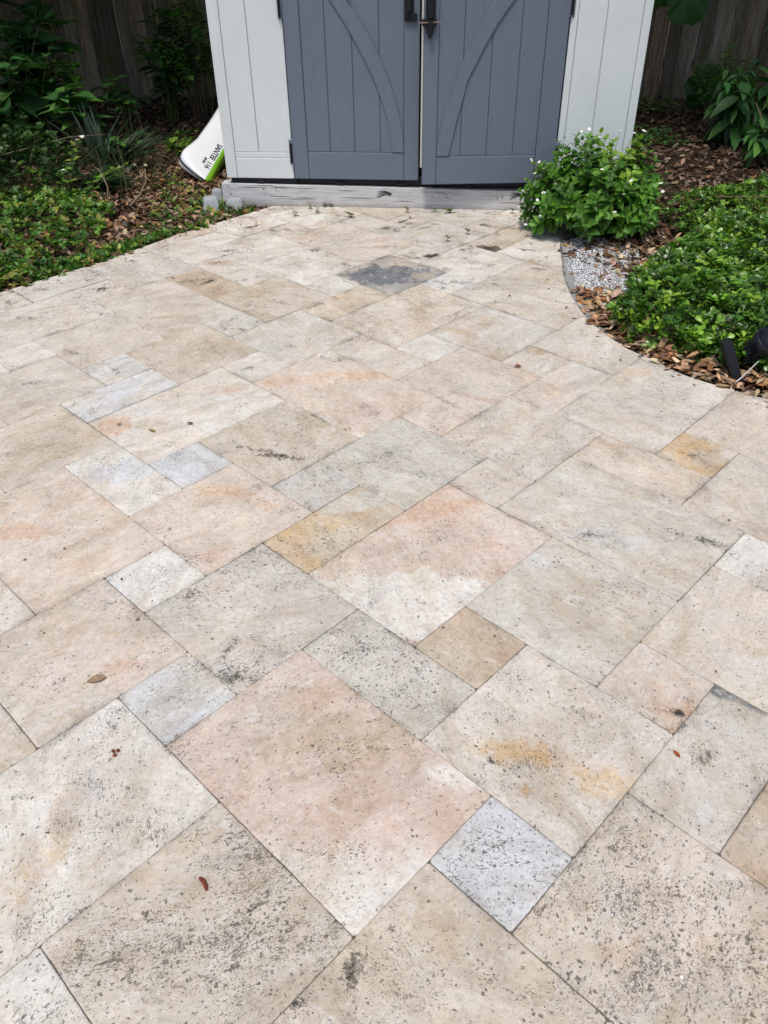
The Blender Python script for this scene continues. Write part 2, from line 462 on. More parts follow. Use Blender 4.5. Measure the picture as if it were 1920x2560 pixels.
_M = (204, 196, 183)
_P = dict(cream=(207, 198, 187), white=(221, 217, 208), bluew=(205, 208, 212), grey=(190, 186, 178),
    greyw=(203, 202, 198), greengrey=(188, 186, 175), tan=(184, 166, 140), tand=(172, 158, 135), browntan=(182, 160, 134), pink=(212, 190, 176),
    pinkd=(203, 172, 155), peach=(214, 194, 173), peachd=(205, 167, 140), gold=(200, 162, 108), golddk=(166, 124, 70), orange=(214, 160, 105),
    olive=(178, 166, 140), bluegrey=(176, 177, 180), slate=(98, 105, 112), slated=(84, 88, 92), moss=(58, 54, 40), mossl=(110, 104, 84),
    greige=(196, 184, 170), dgreige=(186, 172, 154))
PAL = {k: np.array(lin(tuple(m + (x-m)*(.75 if k in ('white', 'browntan', 'gold', 'tand', 'bluew') else .45) for x, m in zip(v, _M)))) for k, v in _P.items()}
PALS = {k: np.array(lin(tuple(m + (x-m)*(.9 if k in ('slate', 'slated', 'moss', 'mossl', 'white') else .75) for x, m in zip(v, _M)))) for k, v in _P.items()}
U0 = 0.2045
PATT = [(0,0,1,1),(4,4,1,1),(2,1,1,1),(0,3,1,1),(3,5,2,1),(1,3,1,2),(3,0,3,2),(2,2,2,3),(5,4,2,2),(4,2,2,2),(1,5,2,2),(0,1,2,2)]
# slab (lattice corner) : base tint, second tint, share of the second
TT = {(-15,-12):('pink','grey',.3),(-17,-9):('white','cream',.4),(-16,-10):('cream','white',.4),(-14,-10):('white','cream',.3),(-15,-7):('tan','browntan',.4),
(-13,-8):('greige','tan',.4),(-12,-9):('greyw','white',.5),(-11,-9):('peach','tan',.4),(-12,-12):('white','cream',.4),(-11,-13):('white','cream',.3),
(-12,-11):('dgreige','slate',.45),(-10,-11):('white','bluew',.4),(-10,-16):('cream','white',.5),(-11,-15):('tan','cream',.3),(-9,-13):('tan','cream',.4),
(-9,-12):('cream','greige',.3),(-10,-10):('cream','peach',.4),(-8,-10):('greyw','browntan',.2),(-8,-8):('white','cream',.4),(-15,-6):('cream','greige',.4),
(-14,-4):('cream','greige',.4),(-12,-5):('tan','greige',.35),(-12,-6):('greyw','cream',.4),(-11,-7):('greyw','cream',.4),(-16,-4):('cream','white',.3),
(-14,-2):('white','cream',.3),(-13,-2):('greige','grey',.4),(-12,-3):('white','bluew',.4),(-11,-3):('bluew','white',.5),(-10,-4):('white','peach',.45),
(-10,-5):('white','cream',.3),(-9,-7):('cream','pink',.3),(-9,-6):('peach','pink',.6),(-7,-8):('greige','pink',.3),(-6,-6):('greige','pink',.4),
(-6,-5):('grey','greengrey',.5),(-8,-4):('tan','greige',.5),(-8,-2):('bluew','bluegrey',.4),(-6,-3):('bluegrey','grey',.5),(-9,-1):('white','cream',.3),
(-11,-1):('greige','tan',.3),(-9,0):('peach','pink',.5),(-7,-2):('peach','pink',.5),(-5,-3):('tan','gold',.3),(-5,-7):('greige','cream',.4),
(-6,-9):('cream','gold',.15),(-5,-9):('pink','grey',.4),(-6,-11):('cream','greige',.2),(-4,-10):('cream','greengrey',.25),(-4,-5):('greige','pink',.3),
(-3,-7):('greige','peach',.4),(-2,-8):('cream','gold',.35),(-3,-6):('greengrey','greige',.35),(-2,-4):('greengrey','greige',.35),(-4,-4):('peachd','pink',.45),
(-6,0):('bluew','white',.6),(-5,-1):('grey','cream',.4),(-6,1):('greige','pink',.5),(-4,1):('bluew','greyw',.5),(-3,-1):('greengrey','grey',.5),
(-2,-2):('browntan','tan',.3),(-1,-2):('cream','greige',.35),(0,-3):('greige','pink',.4),(0,-5):('cream','peach',.35),(0,-6):('white','greyw',.5),
(1,-3):('grey','greige',.4),(-3,0):('pink','pinkd',.45),(-4,2):('cream','white',.4),(0,0):('bluew','bluew',.5),(1,-1):('greige','peach',.25),
(-2,2):('greige','dgreige',.5),(0,1):('greige','tan',.4),(2,-4):('browntan','cream',.3),(-2,4):('cream','white',.4),(-5,-13):('cream','greige',.4),(-2,-10):('greige','pink',.2),(-1,-8):('greige','grey',.3)}
SPECKLE = {(0,0):.25,(-4,1):.2,(-2,2):.30,(1,-1):.26,(0,1):.14,(-4,2):.12,(-5,-1):.16,(-6,1):.12,(-3,-1):.22,(1,-3):.18,(0,-3):.12,(-1,-2):.18,(-6,-5):.10,
(-8,-4):.2,(-6,-3):.25,(-8,-2):.12,(-9,-1):.12,(-5,-7):.12,(-2,4):.22,(-7,-2):.10,(-4,-4):.08,(-11,-13):.14,(-2,-2):.06,(-9,0):.03,(-3,0):.06,(0,-6):.12,(-5,-3):.12}
BLOBS=[(-0.64,1.38,0.05,0.012,-8,"moss",.75,1),(-0.566,1.334,0.05,0.014,-5,"moss",.75,1),(-0.502,1.317,0.03,0.01,0,"moss",.75,1),(-0.712,1.401,0.03,0.008,0,"moss",.75,1),(-0.44,1.592,0.035,0.012,-45,"moss",.75,1),(-0.753,0.652,0.018,0.02,0,"moss",.75,1),(-0.58,0.347,0.03,0.022,0,"moss",.75,1),(-0.62,0.442,0.006,0.03,-20,"moss",.75,1),(-0.302,-0.235,0.27,0.17,0,"white",1,1),(-0.302,-0.235,0.25,0.155,0,"white",1,1),(-0.077,0.039,0.07,0.03,-20,"white",0.8,1),(-0.346,0.161,0.26,0.1,10,"browntan",0.75,0),(-0.469,0.21,0.16,0.05,0,"grey",0.6,0),(-0.28,-0.061,0.3,0.12,0,"pinkd",0.6,0),(-0.109,-0.092,0.05,0.14,0,"pinkd",0.6,0),(-0.576,0.042,0.12,0.08,0,"pinkd",0.45,0),(-0.176,0.583,0.29,0.155,-5,"white",1,1),(-0.176,0.583,0.28,0.15,-5,"white",1,1),(-0.029,0.658,0.13,0.05,-10,"white",0.9,1),(-0.163,0.984,0.26,0.05,15,"peachd",0.8,1),(0.103,0.819,0.14,0.07,0,"pinkd",0.7,0),(-0.308,0.743,0.07,0.05,0,"tan",0.5,0),(0.077,0.107,0.11,0.06,0,"gold",0.8,0),(0.238,0.03,0.11,0.06,-30,"gold",0.65,0),(0.07,0.01,0.035,0.025,0,"golddk",0.9,0),(-0.003,0.119,0.06,0.03,0,"gold",0.5,0),(-0.926,-0.106,0.09,0.14,0,"gold",0.225,0),(-0.884,0.001,0.05,0.13,-10,"bluegrey",0.7,0),(-0.959,-0.195,0.12,0.08,0,"gold",0.225,0),(-1.315,0.943,0.14,0.06,0,"peachd",0.8,0),(-1.15,1.103,0.12,0.04,-20,"peachd",0.5,0),(-1.057,0.803,0.2,0.05,10,"peachd",0.3,0),(-0.717,1.131,0.16,0.05,-10,"orange",0.4,0),(-0.567,1.05,0.06,0.04,0,"orange",0.48,0),(-0.732,0.81,0.07,0.05,0,"pinkd",0.7,0),(-0.387,0.992,0.12,0.08,0,"gold",0.6,0),(-0.288,1.061,0.12,0.05,20,"greyw",0.8,1),(-0.438,1.907,0.34,0.045,5,"orange",0.44000000000000006,1),(-0.611,1.864,0.1,0.05,0,"peachd",0.7,0),(-0.409,1.576,0.05,0.025,-45,"white",1,1),(-0.29,1.465,0.04,0.015,0,"white",1,1),(-0.396,2.121,0.12,0.03,0,"white",0.9,1),(-0.246,1.628,0.2,0.08,0,"pinkd",0.6,0),(-0.115,1.945,0.15,0.07,0,"peach",0.7,0),(-1.203,1.564,0.07,0.07,0,"peachd",0.9,1),(-0.828,1.823,0.14,0.05,0,"pinkd",0.6,0),(-1.013,1.72,0.3,0.07,10,"greyw",0.6,1),(-0.93,1.686,0.12,0.08,0,"peach",0.4,0),(-0.522,1.496,0.28,0.10,0,"olive",0.35,0),(-0.454,1.578,0.08,0.07,-40,"olive",0.5,0),(-1.086,1.26,0.1,0.07,0,"bluew",1,1),(-0.157,3.004,0.22,0.13,0,"slate",1,1),(0.03,2.99,0.06,0.05,0,"tand",0.8,1),(-0.125,3.059,0.05,0.03,0,"slated",0.8,1),(0.093,3.284,0.06,0.045,0,"moss",1,1),(0.405,3.386,0.085,0.05,-20,"moss",1,1),(0.256,3.369,0.03,0.02,0,"moss",0.7,1),(-0.546,3.413,0.04,0.03,0,"mossl",0.6,1),(-0.025,2.589,0.03,0.1,0,"gold",0.3,0),(0.184,2.421,0.14,0.09,0,"browntan",0.55,1),(0.197,1.701,0.2,0.04,-20,"pinkd",0.6,0),(0.102,2.007,0.22,0.07,0,"browntan",0.3,0),(0.413,1.888,0.14,0.07,0,"pinkd",0.5,0),(0.468,1.753,0.1,0.05,0,"gold",0.3,0),(0.771,1.907,0.2,0.07,0,"gold",0.3,0),(0.879,1.348,0.13,0.05,0,"gold",0.5,0),(0.592,1.372,0.1,0.05,0,"peachd",0.5,0),(0.715,1.171,0.1,0.06,0,"peachd",0.4,0),(0.357,1.942,0.08,0.04,0,"gold",0.3,0),(-1.939,3.658,0.2,0.1,0,"white",0.3,0),(0.612,0.245,0.16,0.025,-35,"slate",0.8,0),(0.583,0.27,0.035,0.03,0,"slate",0.8,0),(0.526,0.16,0.08,0.05,0,"greyw",0.5,0),(0.465,0.231,0.1,0.12,-30,"peachd",0.5,0),(0.691,0.431,0.2,0.06,0,"peach",0.5,0),(0.389,0.885,0.18,0.05,0,"bluew",0.35,0),(0.499,0.844,0.14,0.08,0,"bluew",0.4,0),(0.589,0.598,0.1,0.06,0,"bluew",0.4,0),(0.203,0.78,0.1,0.05,-30,"bluew",0.4,0),(-0.911,0.493,0.05,0.04,0,"gold",0.225,0),(-0.871,0.369,0.08,0.07,0,"peachd",0.5,0),(-0.73,0.532,0.12,0.06,0,"greyw",0.4,0),(-0.947,0.509,0.04,0.03,0,"tan",0.5,0),(-0.743,0.277,0.1,0.04,0,"bluegrey",0.5,0),(-0.708,0.194,0.06,0.04,0,"bluegrey",0.5,0),(-0.652,-0.334,0.2,0.06,0,"tand",0.4,0),(-0.471,-0.215,0.16,0.08,0,"tan",0.4,0),(-0.157,-0.23,0.09,0.1,0,"tan",0.5,0),(-0.095,-0.298,0.1,0.08,0,"olive",0.3,0),(0.099,-0.244,0.1,0.12,0,"peach",0.4,0),(0.011,-0.05,0.05,0.07,0,"bluegrey",0.5,0),(0.354,-0.155,0.1,0.05,0,"greyw",0.3,0),(-1.391,2.109,0.2,0.05,0,"bluegrey",0.25,0),(-1.533,2.191,0.1,0.02,-30,"slate",0.4,0),(-1.293,2.123,0.12,0.015,35,"slate",0.5,0),(-1.529,1.71,0.2,0.07,0,"browntan",0.35,0),(-0.957,2.244,0.18,0.07,0,"browntan",0.45,0),(-1.161,2.397,0.15,0.05,0,"tan",0.5,0),(-0.33,2.255,0.07,0.03,0,"slate",0.3,0),(-1.112,3.227,0.2,0.08,0,"browntan",0.7,0),(-0.395,2.728,0.1,0.06,0,"gold",0.4,0),(-0.089,2.64,0.12,0.08,0,"peach",0.5,0),(-1.192,2.553,0.2,0.04,0,"tan",0.4,0),(-1.529,3.372,0.14,0.03,-20,"tan",0.45,1),(-1.588,2.572,0.2,0.05,0,"peach",0.4,0),(0.582,3.725,0.12,0.05,0,"browntan",0.9,0),(0.623,3.134,0.2,0.04,-20,"browntan",0.6,0),(-0.593,3.868,0.3,0.08,0,"pinkd",0.3,0),(0.518,3.955,0.14,0.03,0,"peach",0.5,0),(0.907,4.218,0.3,0.03,0,"gold",0.3,0)]
PITS=[(-0.594,1.345,0.13,0.022,-8,1),(-0.74,1.397,0.15,0.03,0,0.4),(-0.455,1.607,0.1,0.02,-40,0.5),(-0.38,1.153,0.1,0.05,0,0.3),(-0.747,0.64,0.04,0.05,0,0.7),(-0.589,0.348,0.07,0.045,0,0.75),(-0.618,0.449,0.015,0.05,-20,0.8),(-0.707,0.655,0.1,0.05,0,0.3),(-0.561,0.752,0.2,0.08,0,0.25),(0.428,0.846,0.14,0.03,-15,0.6),(0.288,0.742,0.06,0.04,0,0.5),(0.746,0.817,0.16,0.025,-35,0.75),(0.41,0.875,0.03,0.012,0,0.8),(0.463,0.205,0.018,0.015,0,1.3),(0.404,0.186,0.008,0.007,0,1.2),(0.009,0.085,0.014,0.008,-20,1.2),(0.234,0.214,0.05,0.012,-25,0.8),(0.794,0.708,0.03,0.1,0,0.4),(0.749,0.501,0.03,0.07,0,0.4),(-0.653,-0.327,0.16,0.05,0,0.55),(-0.679,-0.24,0.012,0.012,0,1),(-0.293,-0.349,0.014,0.028,-20,1.1),(-0.382,-0.397,0.018,0.012,0,1.1),(-0.049,-0.366,0.02,0.012,0,0.9),(-0.396,-0.291,0.12,0.04,0,0.45),(-0.578,-0.258,0.3,0.2,0,0.2),(-0.432,-0.224,0.2,0.15,0,0.25),(0.219,-0.305,0.3,0.25,0,0.3),(0.275,-0.407,0.3,0.12,0,0.3),(0.275,-0.263,0.2,0.1,0,0.25),(-0.858,-0.401,0.1,0.06,0,0.4),(-0.877,-0.258,0.2,0.1,0,0.25),(-0.218,0.158,0.2,0.1,0,0.2),(-0.204,0.349,0.2,0.12,0,0.3),(-0.304,0.405,0.1,0.07,0,0.2),(0.073,0.086,0.14,0.08,0,0.35),(-0.631,1.063,0.2,0.05,0,0.3),(-0.77,1.178,0.012,0.012,0,1.1),(-0.869,0.948,0.01,0.01,0,1),(-0.742,0.802,0.07,0.03,0,0.6),(-0.002,-0.146,0.15,0.15,0,0.3),(0.093,3.284,0.045,0.035,0,0.9),(0.405,3.386,0.06,0.04,0,0.9),(0.256,3.369,0.07,0.04,0,0.5),(0.33,3.15,0.18,0.05,0,0.35),(-0.546,3.413,0.07,0.04,0,0.5),(-0.476,3.315,0.04,0.01,0,0.8),(-0.712,3.033,0.05,0.012,0,0.6),(-0.515,2.272,0.04,0.012,0,0.9),(-0.396,2.102,0.12,0.03,0,0.5),(-0.424,1.577,0.03,0.03,0,0.4),(-1,2.137,0.05,0.03,0,0.4),(-1.53,2.183,0.05,0.012,-30,0.8),(-1.313,2.135,0.06,0.01,30,0.7),(-1.615,2.667,0.06,0.015,0,0.6),(-1.465,3.234,0.06,0.03,0,0.5),(-1.88,3.268,0.1,0.03,0,0.3),(-0.089,2.64,0.03,0.03,0,0.3),(0.013,2.758,0.05,0.03,0,0.4),(-0.243,2.334,0.1,0.04,0,0.25),(-1.113,1.988,0.12,0.02,0,0.35),(-0.957,1.431,0.06,0.02,0,0.6),(-1.017,1.447,0.05,0.01,0,0.5),(0.038,1.447,0.12,0.04,0,0.3),(0.051,1.787,0.15,0.05,0,0.35),(-1.296,1.244,0.2,0.04,0,0.25),(-1,0.632,0.16,0.06,0,0.3),(-0.897,0.567,0.05,0.03,0,0.5),(-1.106,0.514,0.03,0.02,0,0.5),(-0.883,0.551,0.025,0.008,0,0.9),(-1.073,0.349,0.15,0.04,0,0.3),(-0.622,0.115,0.15,0.04,0,0.3),(-1.011,0.024,0.03,0.012,0,0.8),(0.44,-0.303,0.1,0.1,0,0.2),(-0.105,-0.399,0.3,0.1,0,0.12),(-0.093,-0.347,0.06,0.06,0,0.3),(0.169,3.823,0.2,0.04,0,0.25),(-0.118,3.766,0.12,0.03,0,0.3),(0.325,3.397,0.05,0.03,0,0.5)]
PAV, PAF, PAT, PAP, PST = [], [], [], [], []
def slab(a0, b0, na, nb):
    s2 = math.sqrt(2)
    def w(a, b): return ((a-b)*U0/s2, -(a+b)*U0/s2)
    c0 = w(a0+na/2, b0+nb/2)
    if c0[1] > 4.7 or c0[1] < -1.9 or c0[0] < -4.6 or c0[0] > 3.6: return
    rr = random.Random(a0*131+b0*17)
    key = (a0, b0)
    if key in TT: t1, t2, sh = TT[key]
    else:
        t1 = rr.choice(['cream', 'cream', 'greige', 'greyw', 'cream', 'peach', 'white']); t2 = rr.choice(['white', 'greige', 'tan', 'pink', 'cream', 'grey']); sh = rr.uniform(.15, .45)
    c1, c2 = PAL[t1], PAL[t2]
    spk = SPECKLE.get(key, rr.uniform(0.0, 0.10))
    rid = rr.random()
    # blobs whose centre lies on this slab
    def lat(x, y): return ((x-y)*s2/(2*U0), (-x-y)*s2/(2*U0))
    mine = []; minep = []
    for b in BLOBS:
        la, lb = lat(b[0], b[1])
        if a0-.02 <= la <= a0+na+.02 and b0-.02 <= lb <= b0+nb+.02: mine.append(b)
    for b in PITS:
        la, lb = lat(b[0], b[1])
        if a0-.1 <= la <= a0+na+.1 and b0-.1 <= lb <= b0+nb+.1: minep.append(b)
    near = c0[1] < 2.4
    for _ in range(0 if key == (0, 0) or key in ((-6, 0), (-4, 1), (-2, -2)) else rr.choice((1, 2, 3, 4) if near else (3, 4, 5, 6))):      # every slab has a few dark pitted streaks of its own
        ua, ub = rr.uniform(.1, na-.1)+a0, rr.uniform(.1, nb-.1)+b0
        bx, by = w(ua, ub); minep.append((bx, by, rr.uniform(.015, .09), rr.uniform(.006, .025), rr.uniform(-50, 50), rr.uniform(.3, .72) if near else rr.uniform(.55, .98)))
    cell = 15 if near else 10
    gp = [rr.choice((.0001, .0002, .0004, .0006, .0010))/U0*(1 if near else 1.1) for _ in range(4)]
    def lines(n, g0, g1):
        base = [g0, g0+0.006, g0+0.022] + [i/cell for i in range(1, n*cell)] + [n-g1-0.022, n-g1-0.006, n-g1]
        return base
    A = lines(na, gp[0], gp[1]); B = lines(nb, gp[2], gp[3])
    tz = [rr.uniform(-.0011, .0011) for _ in range(3)]
    twin = key in ((-3, -6), (-2, -4))            # two slabs cut from one block, butted almost without a joint
    if twin: rid = .37; tz = [0, 0, 0]
    if key == (-3, -6): gp[1] = .00005/U0; gp[3] = .00005/U0
    if key == (-2, -4): gp[0] = .00005/U0; gp[2] = .00005/U0
    idx = {}
    full = all(inside(w(a, b), OUT) for a in (a0, a0+na/2, a0+na) for b in (b0, b0+nb/2, b0+nb))
    n_a, n_b = len(A), len(B)
    def zat(la, lb, ea, eb):
        e = min(ea, eb)
        z = (la/na-.5)*tz[0] + (lb/nb-.5)*tz[1] + tz[2]
        if e == 0: z -= .0022 if not twin else .0010
        elif e == 1: z -= .0006 if not twin else .0002
        return z
    def shade(x, y, la, lb):
        n0 = fbm(x*5+rid*50, y*5, rid*9); n1 = fbm(x*14, y*14+rid*30, 5); n2 = fbm(x*40, y*40, 2+rid*7)
        k = sh + 0.55*n0 + 0.22*n1
        k = max(0, min(1, (k-0.12)*1.6))
        c = c1*(1-k)+c2*k; sc_ = c; sm = 0.0
        for bx, by, rx, ry, ro, cn, st, hd in mine:
            dx, dy = x-bx, y-by; cr, sr = math.cos(R(ro)), math.sin(R(ro))
            u = (dx*cr+dy*sr)/rx; v = (-dx*sr+dy*cr)/ry
            q = u*u+v*v
            if q > 4.5: continue
            d = math.sqrt(q) + 0.34*n1 + 0.26*n2 + .18*n0
            m = max(0, min(1, (1.08-d)/(0.13 if hd else .75)))
            m = m*m*(3-2*m)*st
            if m > 0: sc_ = sc_*(1-m)+PALS[cn]*m if sm > 0 else PALS[cn]*1.0; sm = 1-(1-sm)*(1-m)
        p = spk*.46*(1+0.6*n1) + max(0, n0)*0.08 + (.04 if near else .12+.15*max(0, n1))
        for bx, by, rx, ry, ro, am in minep:
            dx, dy = x-bx, y-by; cr, sr = math.cos(R(ro)), math.sin(R(ro))
            u = (dx*cr+dy*sr)/rx; v = (-dx*sr+dy*cr)/ry
            q = u*u+v*v
            if q > 5: continue
            d = math.sqrt(q) + .35*n2 + .2*n1
            m = max(0, min(1, (1.25-d)/.9)); p += am*m*(.62 if am < .75 else .85)
        # grime gathers along the joints here and there
        e = min(la, na-la, lb, nb-lb)
        if e < 0.09:
            gq = max(0, fbm(x*9, y*9, 40)+.12)*(1-e/0.09)
            c = c*(1-min(.2, gq*.4)); p += gq*.45
        return c, max(0.0, min(1.3, p)), (*sc_, sm)
    chip = [rr.uniform(0, 99) for _ in range(1)][0]
    def addv(la, lb, ea, eb, dz=0.0):
        x, y = w(a0+la, b0+lb)
        if min(ea, eb) <= 1 and dz == 0:       # worn, slightly chipped arrises
            ch = max(0, noise.noise(Vector((x*38, y*38, chip))))*.007 + max(0, noise.noise(Vector((x*9, y*9, chip)))-.30)*.02
            rnd_c = 0.0
            if ea <= 1 and eb <= 1: rnd_c = .012
            if ea <= 1: la += (ch+rnd_c)*(1 if la < na/2 else -1)
            if eb <= 1: lb += (ch+rnd_c)*(1 if lb < nb/2 else -1)
            x, y = w(a0+la, b0+lb)
        c, p, s4 = shade(x, y, la, lb)
        PAV.append((x, y, zat(la, lb, ea, eb)+dz)); PAT.append(c); PST.append(s4); PAP.append((p, rid, 0))
        return len(PAV)-1
    grid = {}
    def gv(i, j):
        if (i, j) not in grid:
            grid[(i, j)] = addv(A[i], B[j], min(i, n_a-1-i), min(j, n_b-1-j))
        return grid[(i, j)]
    if full:
        for i in range(n_a-1):
            for j in range(n_b-1):
                PAF.append((gv(i, j), gv(i, j+1), gv(i+1, j+1), gv(i+1, j)))
        # vertical sides
        ring = [(i, 0) for i in range(n_a-1)] + [(n_a-1, j) for j in range(n_b-1)] + [(i, n_b-1) for i in range(n_a-1, 0, -1)] + [(0, j) for j in range(n_b-1, 0, -1)]
        low = []
        for (i, j) in ring:
            v = PAV[gv(i, j)]; PAV.append((v[0], v[1], -.03)); PAT.append(PAT[gv(i, j)]*.8); PST.append((.5, .5, .5, 0)); PAP.append((.1, rid, 0)); low.append(len(PAV)-1)
        for k in range(len(ring)):
            k2 = (k+1) % len(ring)
            PAF.append((gv(*ring[k]), gv(*ring[k2]), low[k2], low[k]))
        return
    # cut slab: clip every cell by the outline, then drop sides along the cut
    edges = {}
    loc = {}
    def lv(x, y, z0):
        k = (round(x, 5), round(y, 5))
        if k not in loc:
            la, lb = lat(x, y); c, p, s4 = shade(x, y, la-a0, lb-b0)
            PAV.append((x, y, z0)); PAT.append(c); PST.append(s4); PAP.append((p, rid, 0)); loc[k] = len(PAV)-1
        return loc[k]
    for i in range(n_a-1):
        for j in range(n_b-1):
            q = [w(a0+A[i], b0+B[j]), w(a0+A[i+1], b0+B[j]), w(a0+A[i+1], b0+B[j+1]), w(a0+A[i], b0+B[j+1])]
            zz = zat((A[i]+A[i+1])/2, (B[j]+B[j+1])/2, 9, 9)
            ins = [inside(p, OUT) for p in q]
            if all(ins): poly = q[::-1]
            elif not any(ins) and not any(abs(p[0]-q[0][0]) < .05 and abs(p[1]-q[0][1]) < .05 for p in OUT): continue
            else:
                poly = clip(OUT, q[::-1])
            pp = []
            for p in poly:
                if not pp or (abs(p[0]-pp[-1][0])+abs(p[1]-pp[-1][1])) > 2e-5: pp.append(p)
            if len(pp) > 2 and (abs(pp[0][0]-pp[-1][0])+abs(pp[0][1]-pp[-1][1])) < 2e-5: pp.pop()
            if len(pp) < 3: continue
            vi = [lv(p[0], p[1], zz) for p in pp]
            if len(set(vi)) != len(vi): continue
            PNG.append(vi)
            for k in range(len(vi)):
                e = (vi[k], vi[(k+1) % len(vi)]); 
                if (e[1], e[0]) in edges: del edges[(e[1], e[0])]
                else: edges[e] = 1
    lowm = {}
    def lowv(i):
        if i not in lowm:
            v = PAV[i]; PAV.append((v[0], v[1], -.03)); PAT.append(PAT[i]*.85); PST.append((.5, .5, .5, 0)); PAP.append((.1, rid, 0)); lowm[i] = len(PAV)-1
        return lowm[i]
    for (i, j) in list(edges): PNG.append([j, i, lowv(i), lowv(j)])
PNG = []
for I in range(-6, 4):
    for J in range(-6, 4):
        for (a, b, na, nb) in PATT: slab(a+6*I, b+6*J, na, nb)
me = bpy.data.meshes.new('patio')
# OUT is a clockwise or counter-clockwise loop: make every top face look up
faces = [list(f) for f in PAF] + PNG
me.from_pydata([tuple(v) for v in PAV], [], faces)
at = me.attributes.new('Tint', 'FLOAT_COLOR', 'POINT'); cc = np.ones((len(PAV), 4), np.float32); cc[:, :3] = np.array(PAT); at.data.foreach_set('color', cc.ravel())
at = me.attributes.new('Pits', 'FLOAT_COLOR', 'POINT'); cc = np.ones((len(PAV), 4), np.float32); cc[:, :3] = np.array(PAP); at.data.foreach_set('color', cc.ravel())
at = me.attributes.new('Stain', 'FLOAT_COLOR', 'POINT'); at.data.foreach_set('color', np.array(PST, np.float32).ravel())
me.validate(); me.update()
patio = link('patio', me, M['travertine'])
tag(patio, 'tumbled travertine patio slabs laid diagonally in mixed sizes', 'patio', kind='structure')

# sloping mortar edging that follows the curved cut
bm = bmesh.new()
inner, mid, outer, low_i, low_o = [], [], [], [], []
pts = [p for p in CURVE if 1.95 < p[1] < 3.98]
for k, p in enumerate(pts):
    q = pts[min(k+1, len(pts)-1)]; o_ = pts[max(k-1, 0)]
    tdir = Vector((q[0]-o_[0], q[1]-o_[1])).normalized(); nn = Vector((-tdir.y, tdir.x))
    if nn.x < 0: nn = -nn
    u = k/(len(pts)-1)
    wd = 0.072*(1-u**2.2) + .012 + .006*noise.noise(Vector((p[0]*20, p[1]*20, 0)))
    a = Vector(p)+nn*.003
    z1 = -.006+.003*noise.noise(Vector((p[0]*30, p[1]*30, 4)))
    inner.append(bm.verts.new((a.x, a.y, z1))); b = a+nn*wd*.6; mid.append(bm.verts.new((b.x, b.y, -.012+.003*noise.noise(Vector((p[0]*25, p[1]*30, 9))))))
    c3 = a+nn*wd; outer.append(bm.verts.new((c3.x, c3.y, -.028)))
    low_i.append(bm.verts.new((a.x, a.y, -.06))); low_o.append(bm.verts.new((c3.x+nn.x*.004, c3.y, -.06)))
for k in range(len(pts)-1):
    if k == 9: pass
    for A_, B_ in ((inner, mid), (mid, outer), (outer, low_o), (low_o, low_i), (low_i, inner)):
        bm.faces.new((A_[k], A_[k+1], B_[k+1], B_[k]))
o = bm_obj('patio_edging', bm, M['edging'])
tag(o, 'curved grey mortar edging strip along the cut travertine by the gravel', 'edging')
# dark break across it
bm = bmesh.new()
box(bm, 0.80, 0.862, 3.300, 3.312, -.02, -.0045, .001)
o = bm_obj('joint_crack', bm, M['knot'], parent=o)

# ------------------------------------------------------------ shed on its timber base
shed = empty('garden_shed', (SO.x, SO.y, 0), SA)
tag(shed, 'pale grey resin shed with slate blue double doors, one door slightly ajar', 'shed')
T0, TOP = 0.164, 1.98
XL, XR = -0.985, 1.452
# body: side and back walls (front is built from its planks)
bm = bmesh.new()
box(bm, XL, XL+.035, .03, 2.1, T0, TOP, .004)
box(bm, XR-.035, XR, .03, 2.1, T0, TOP, .004)
box(bm, XL+.038, XR-.038, 2.065, 2.1, T0, TOP, .004)
for k in range(11):
    y = .2+k*.18
    box(bm, XL-.006, XL+.001, y, y+.17, T0+.1, TOP-.05, .003); box(bm, XR-.001, XR+.006, y, y+.17, T0+.1, TOP-.05, .003)
bm_obj('side_walls', bm, M['white_panel'], shed)
def front_panel(x0, x1, lines, stile_l, stile_r):
    """pale front panel: stiles, vertical planks with narrow grooves, two rails at the foot"""
    bm = bmesh.new()
    box(bm, x0+.006, x1-.006, .014, .045, T0+.004, TOP)
    if stile_l: box(bm, x0, stile_l, .0, .032, T0, TOP, .005, 2)
    if stile_r: box(bm, stile_r, x1, .0, .032, T0, TOP, .005, 2)
    xs_ = [stile_l or x0] + lines + [stile_r or x1]
    for a, b in zip(xs_[:-1], xs_[1:]):
        box(bm, a+.0022, b-.0022, .004, .03, .318, TOP-.02, .0025)
    a, b = xs_[0], xs_[-1]
    box(bm, a+.0015, b-.0015, .001, .03, T0, .283, .005, 2)
    box(bm, a+.0015, b-.0015, .0035, .03, .284, .317, .004, 2)
    return bm
bm_obj('wall_panel', front_panel(XL, -.557, [-.766], -.918, None), M['white_panel'], shed)
bm_obj('wall_panel', front_panel(1.027, XR, [1.218], 1.064, XR-.045), M['white_panel'], shed)
bm = bmesh.new(); box(bm, -.556, 1.026, .0, .04, 1.86, TOP, .004); bm_obj('door_header', bm, M['white_panel'], shed)
# black floor tray with a ragged rim
bm = bmesh.new()
box(bm, XL+.03, XR-.03, .035, 2.08, .118, T0+.012, .004)
box(bm, XL+.02, -.54, .012, .05, .135, T0-.004, .006, 2)
box(bm, -.53, 1.0, .022, .06, .128, T0+.006, .008, 2)
for xx in (-.8, -.3, .08, .5, .9): box(bm, xx, xx+.05, .008, .03, .128, .146, .004)
bm_obj('floor_tray', bm, M['black_plastic'], shed)
bm = bmesh.new(); box(bm, -.55, 1.02, .075, .085, T0, 1.9); bm_obj('dark_interior', bm, M['black_plastic'], shed)
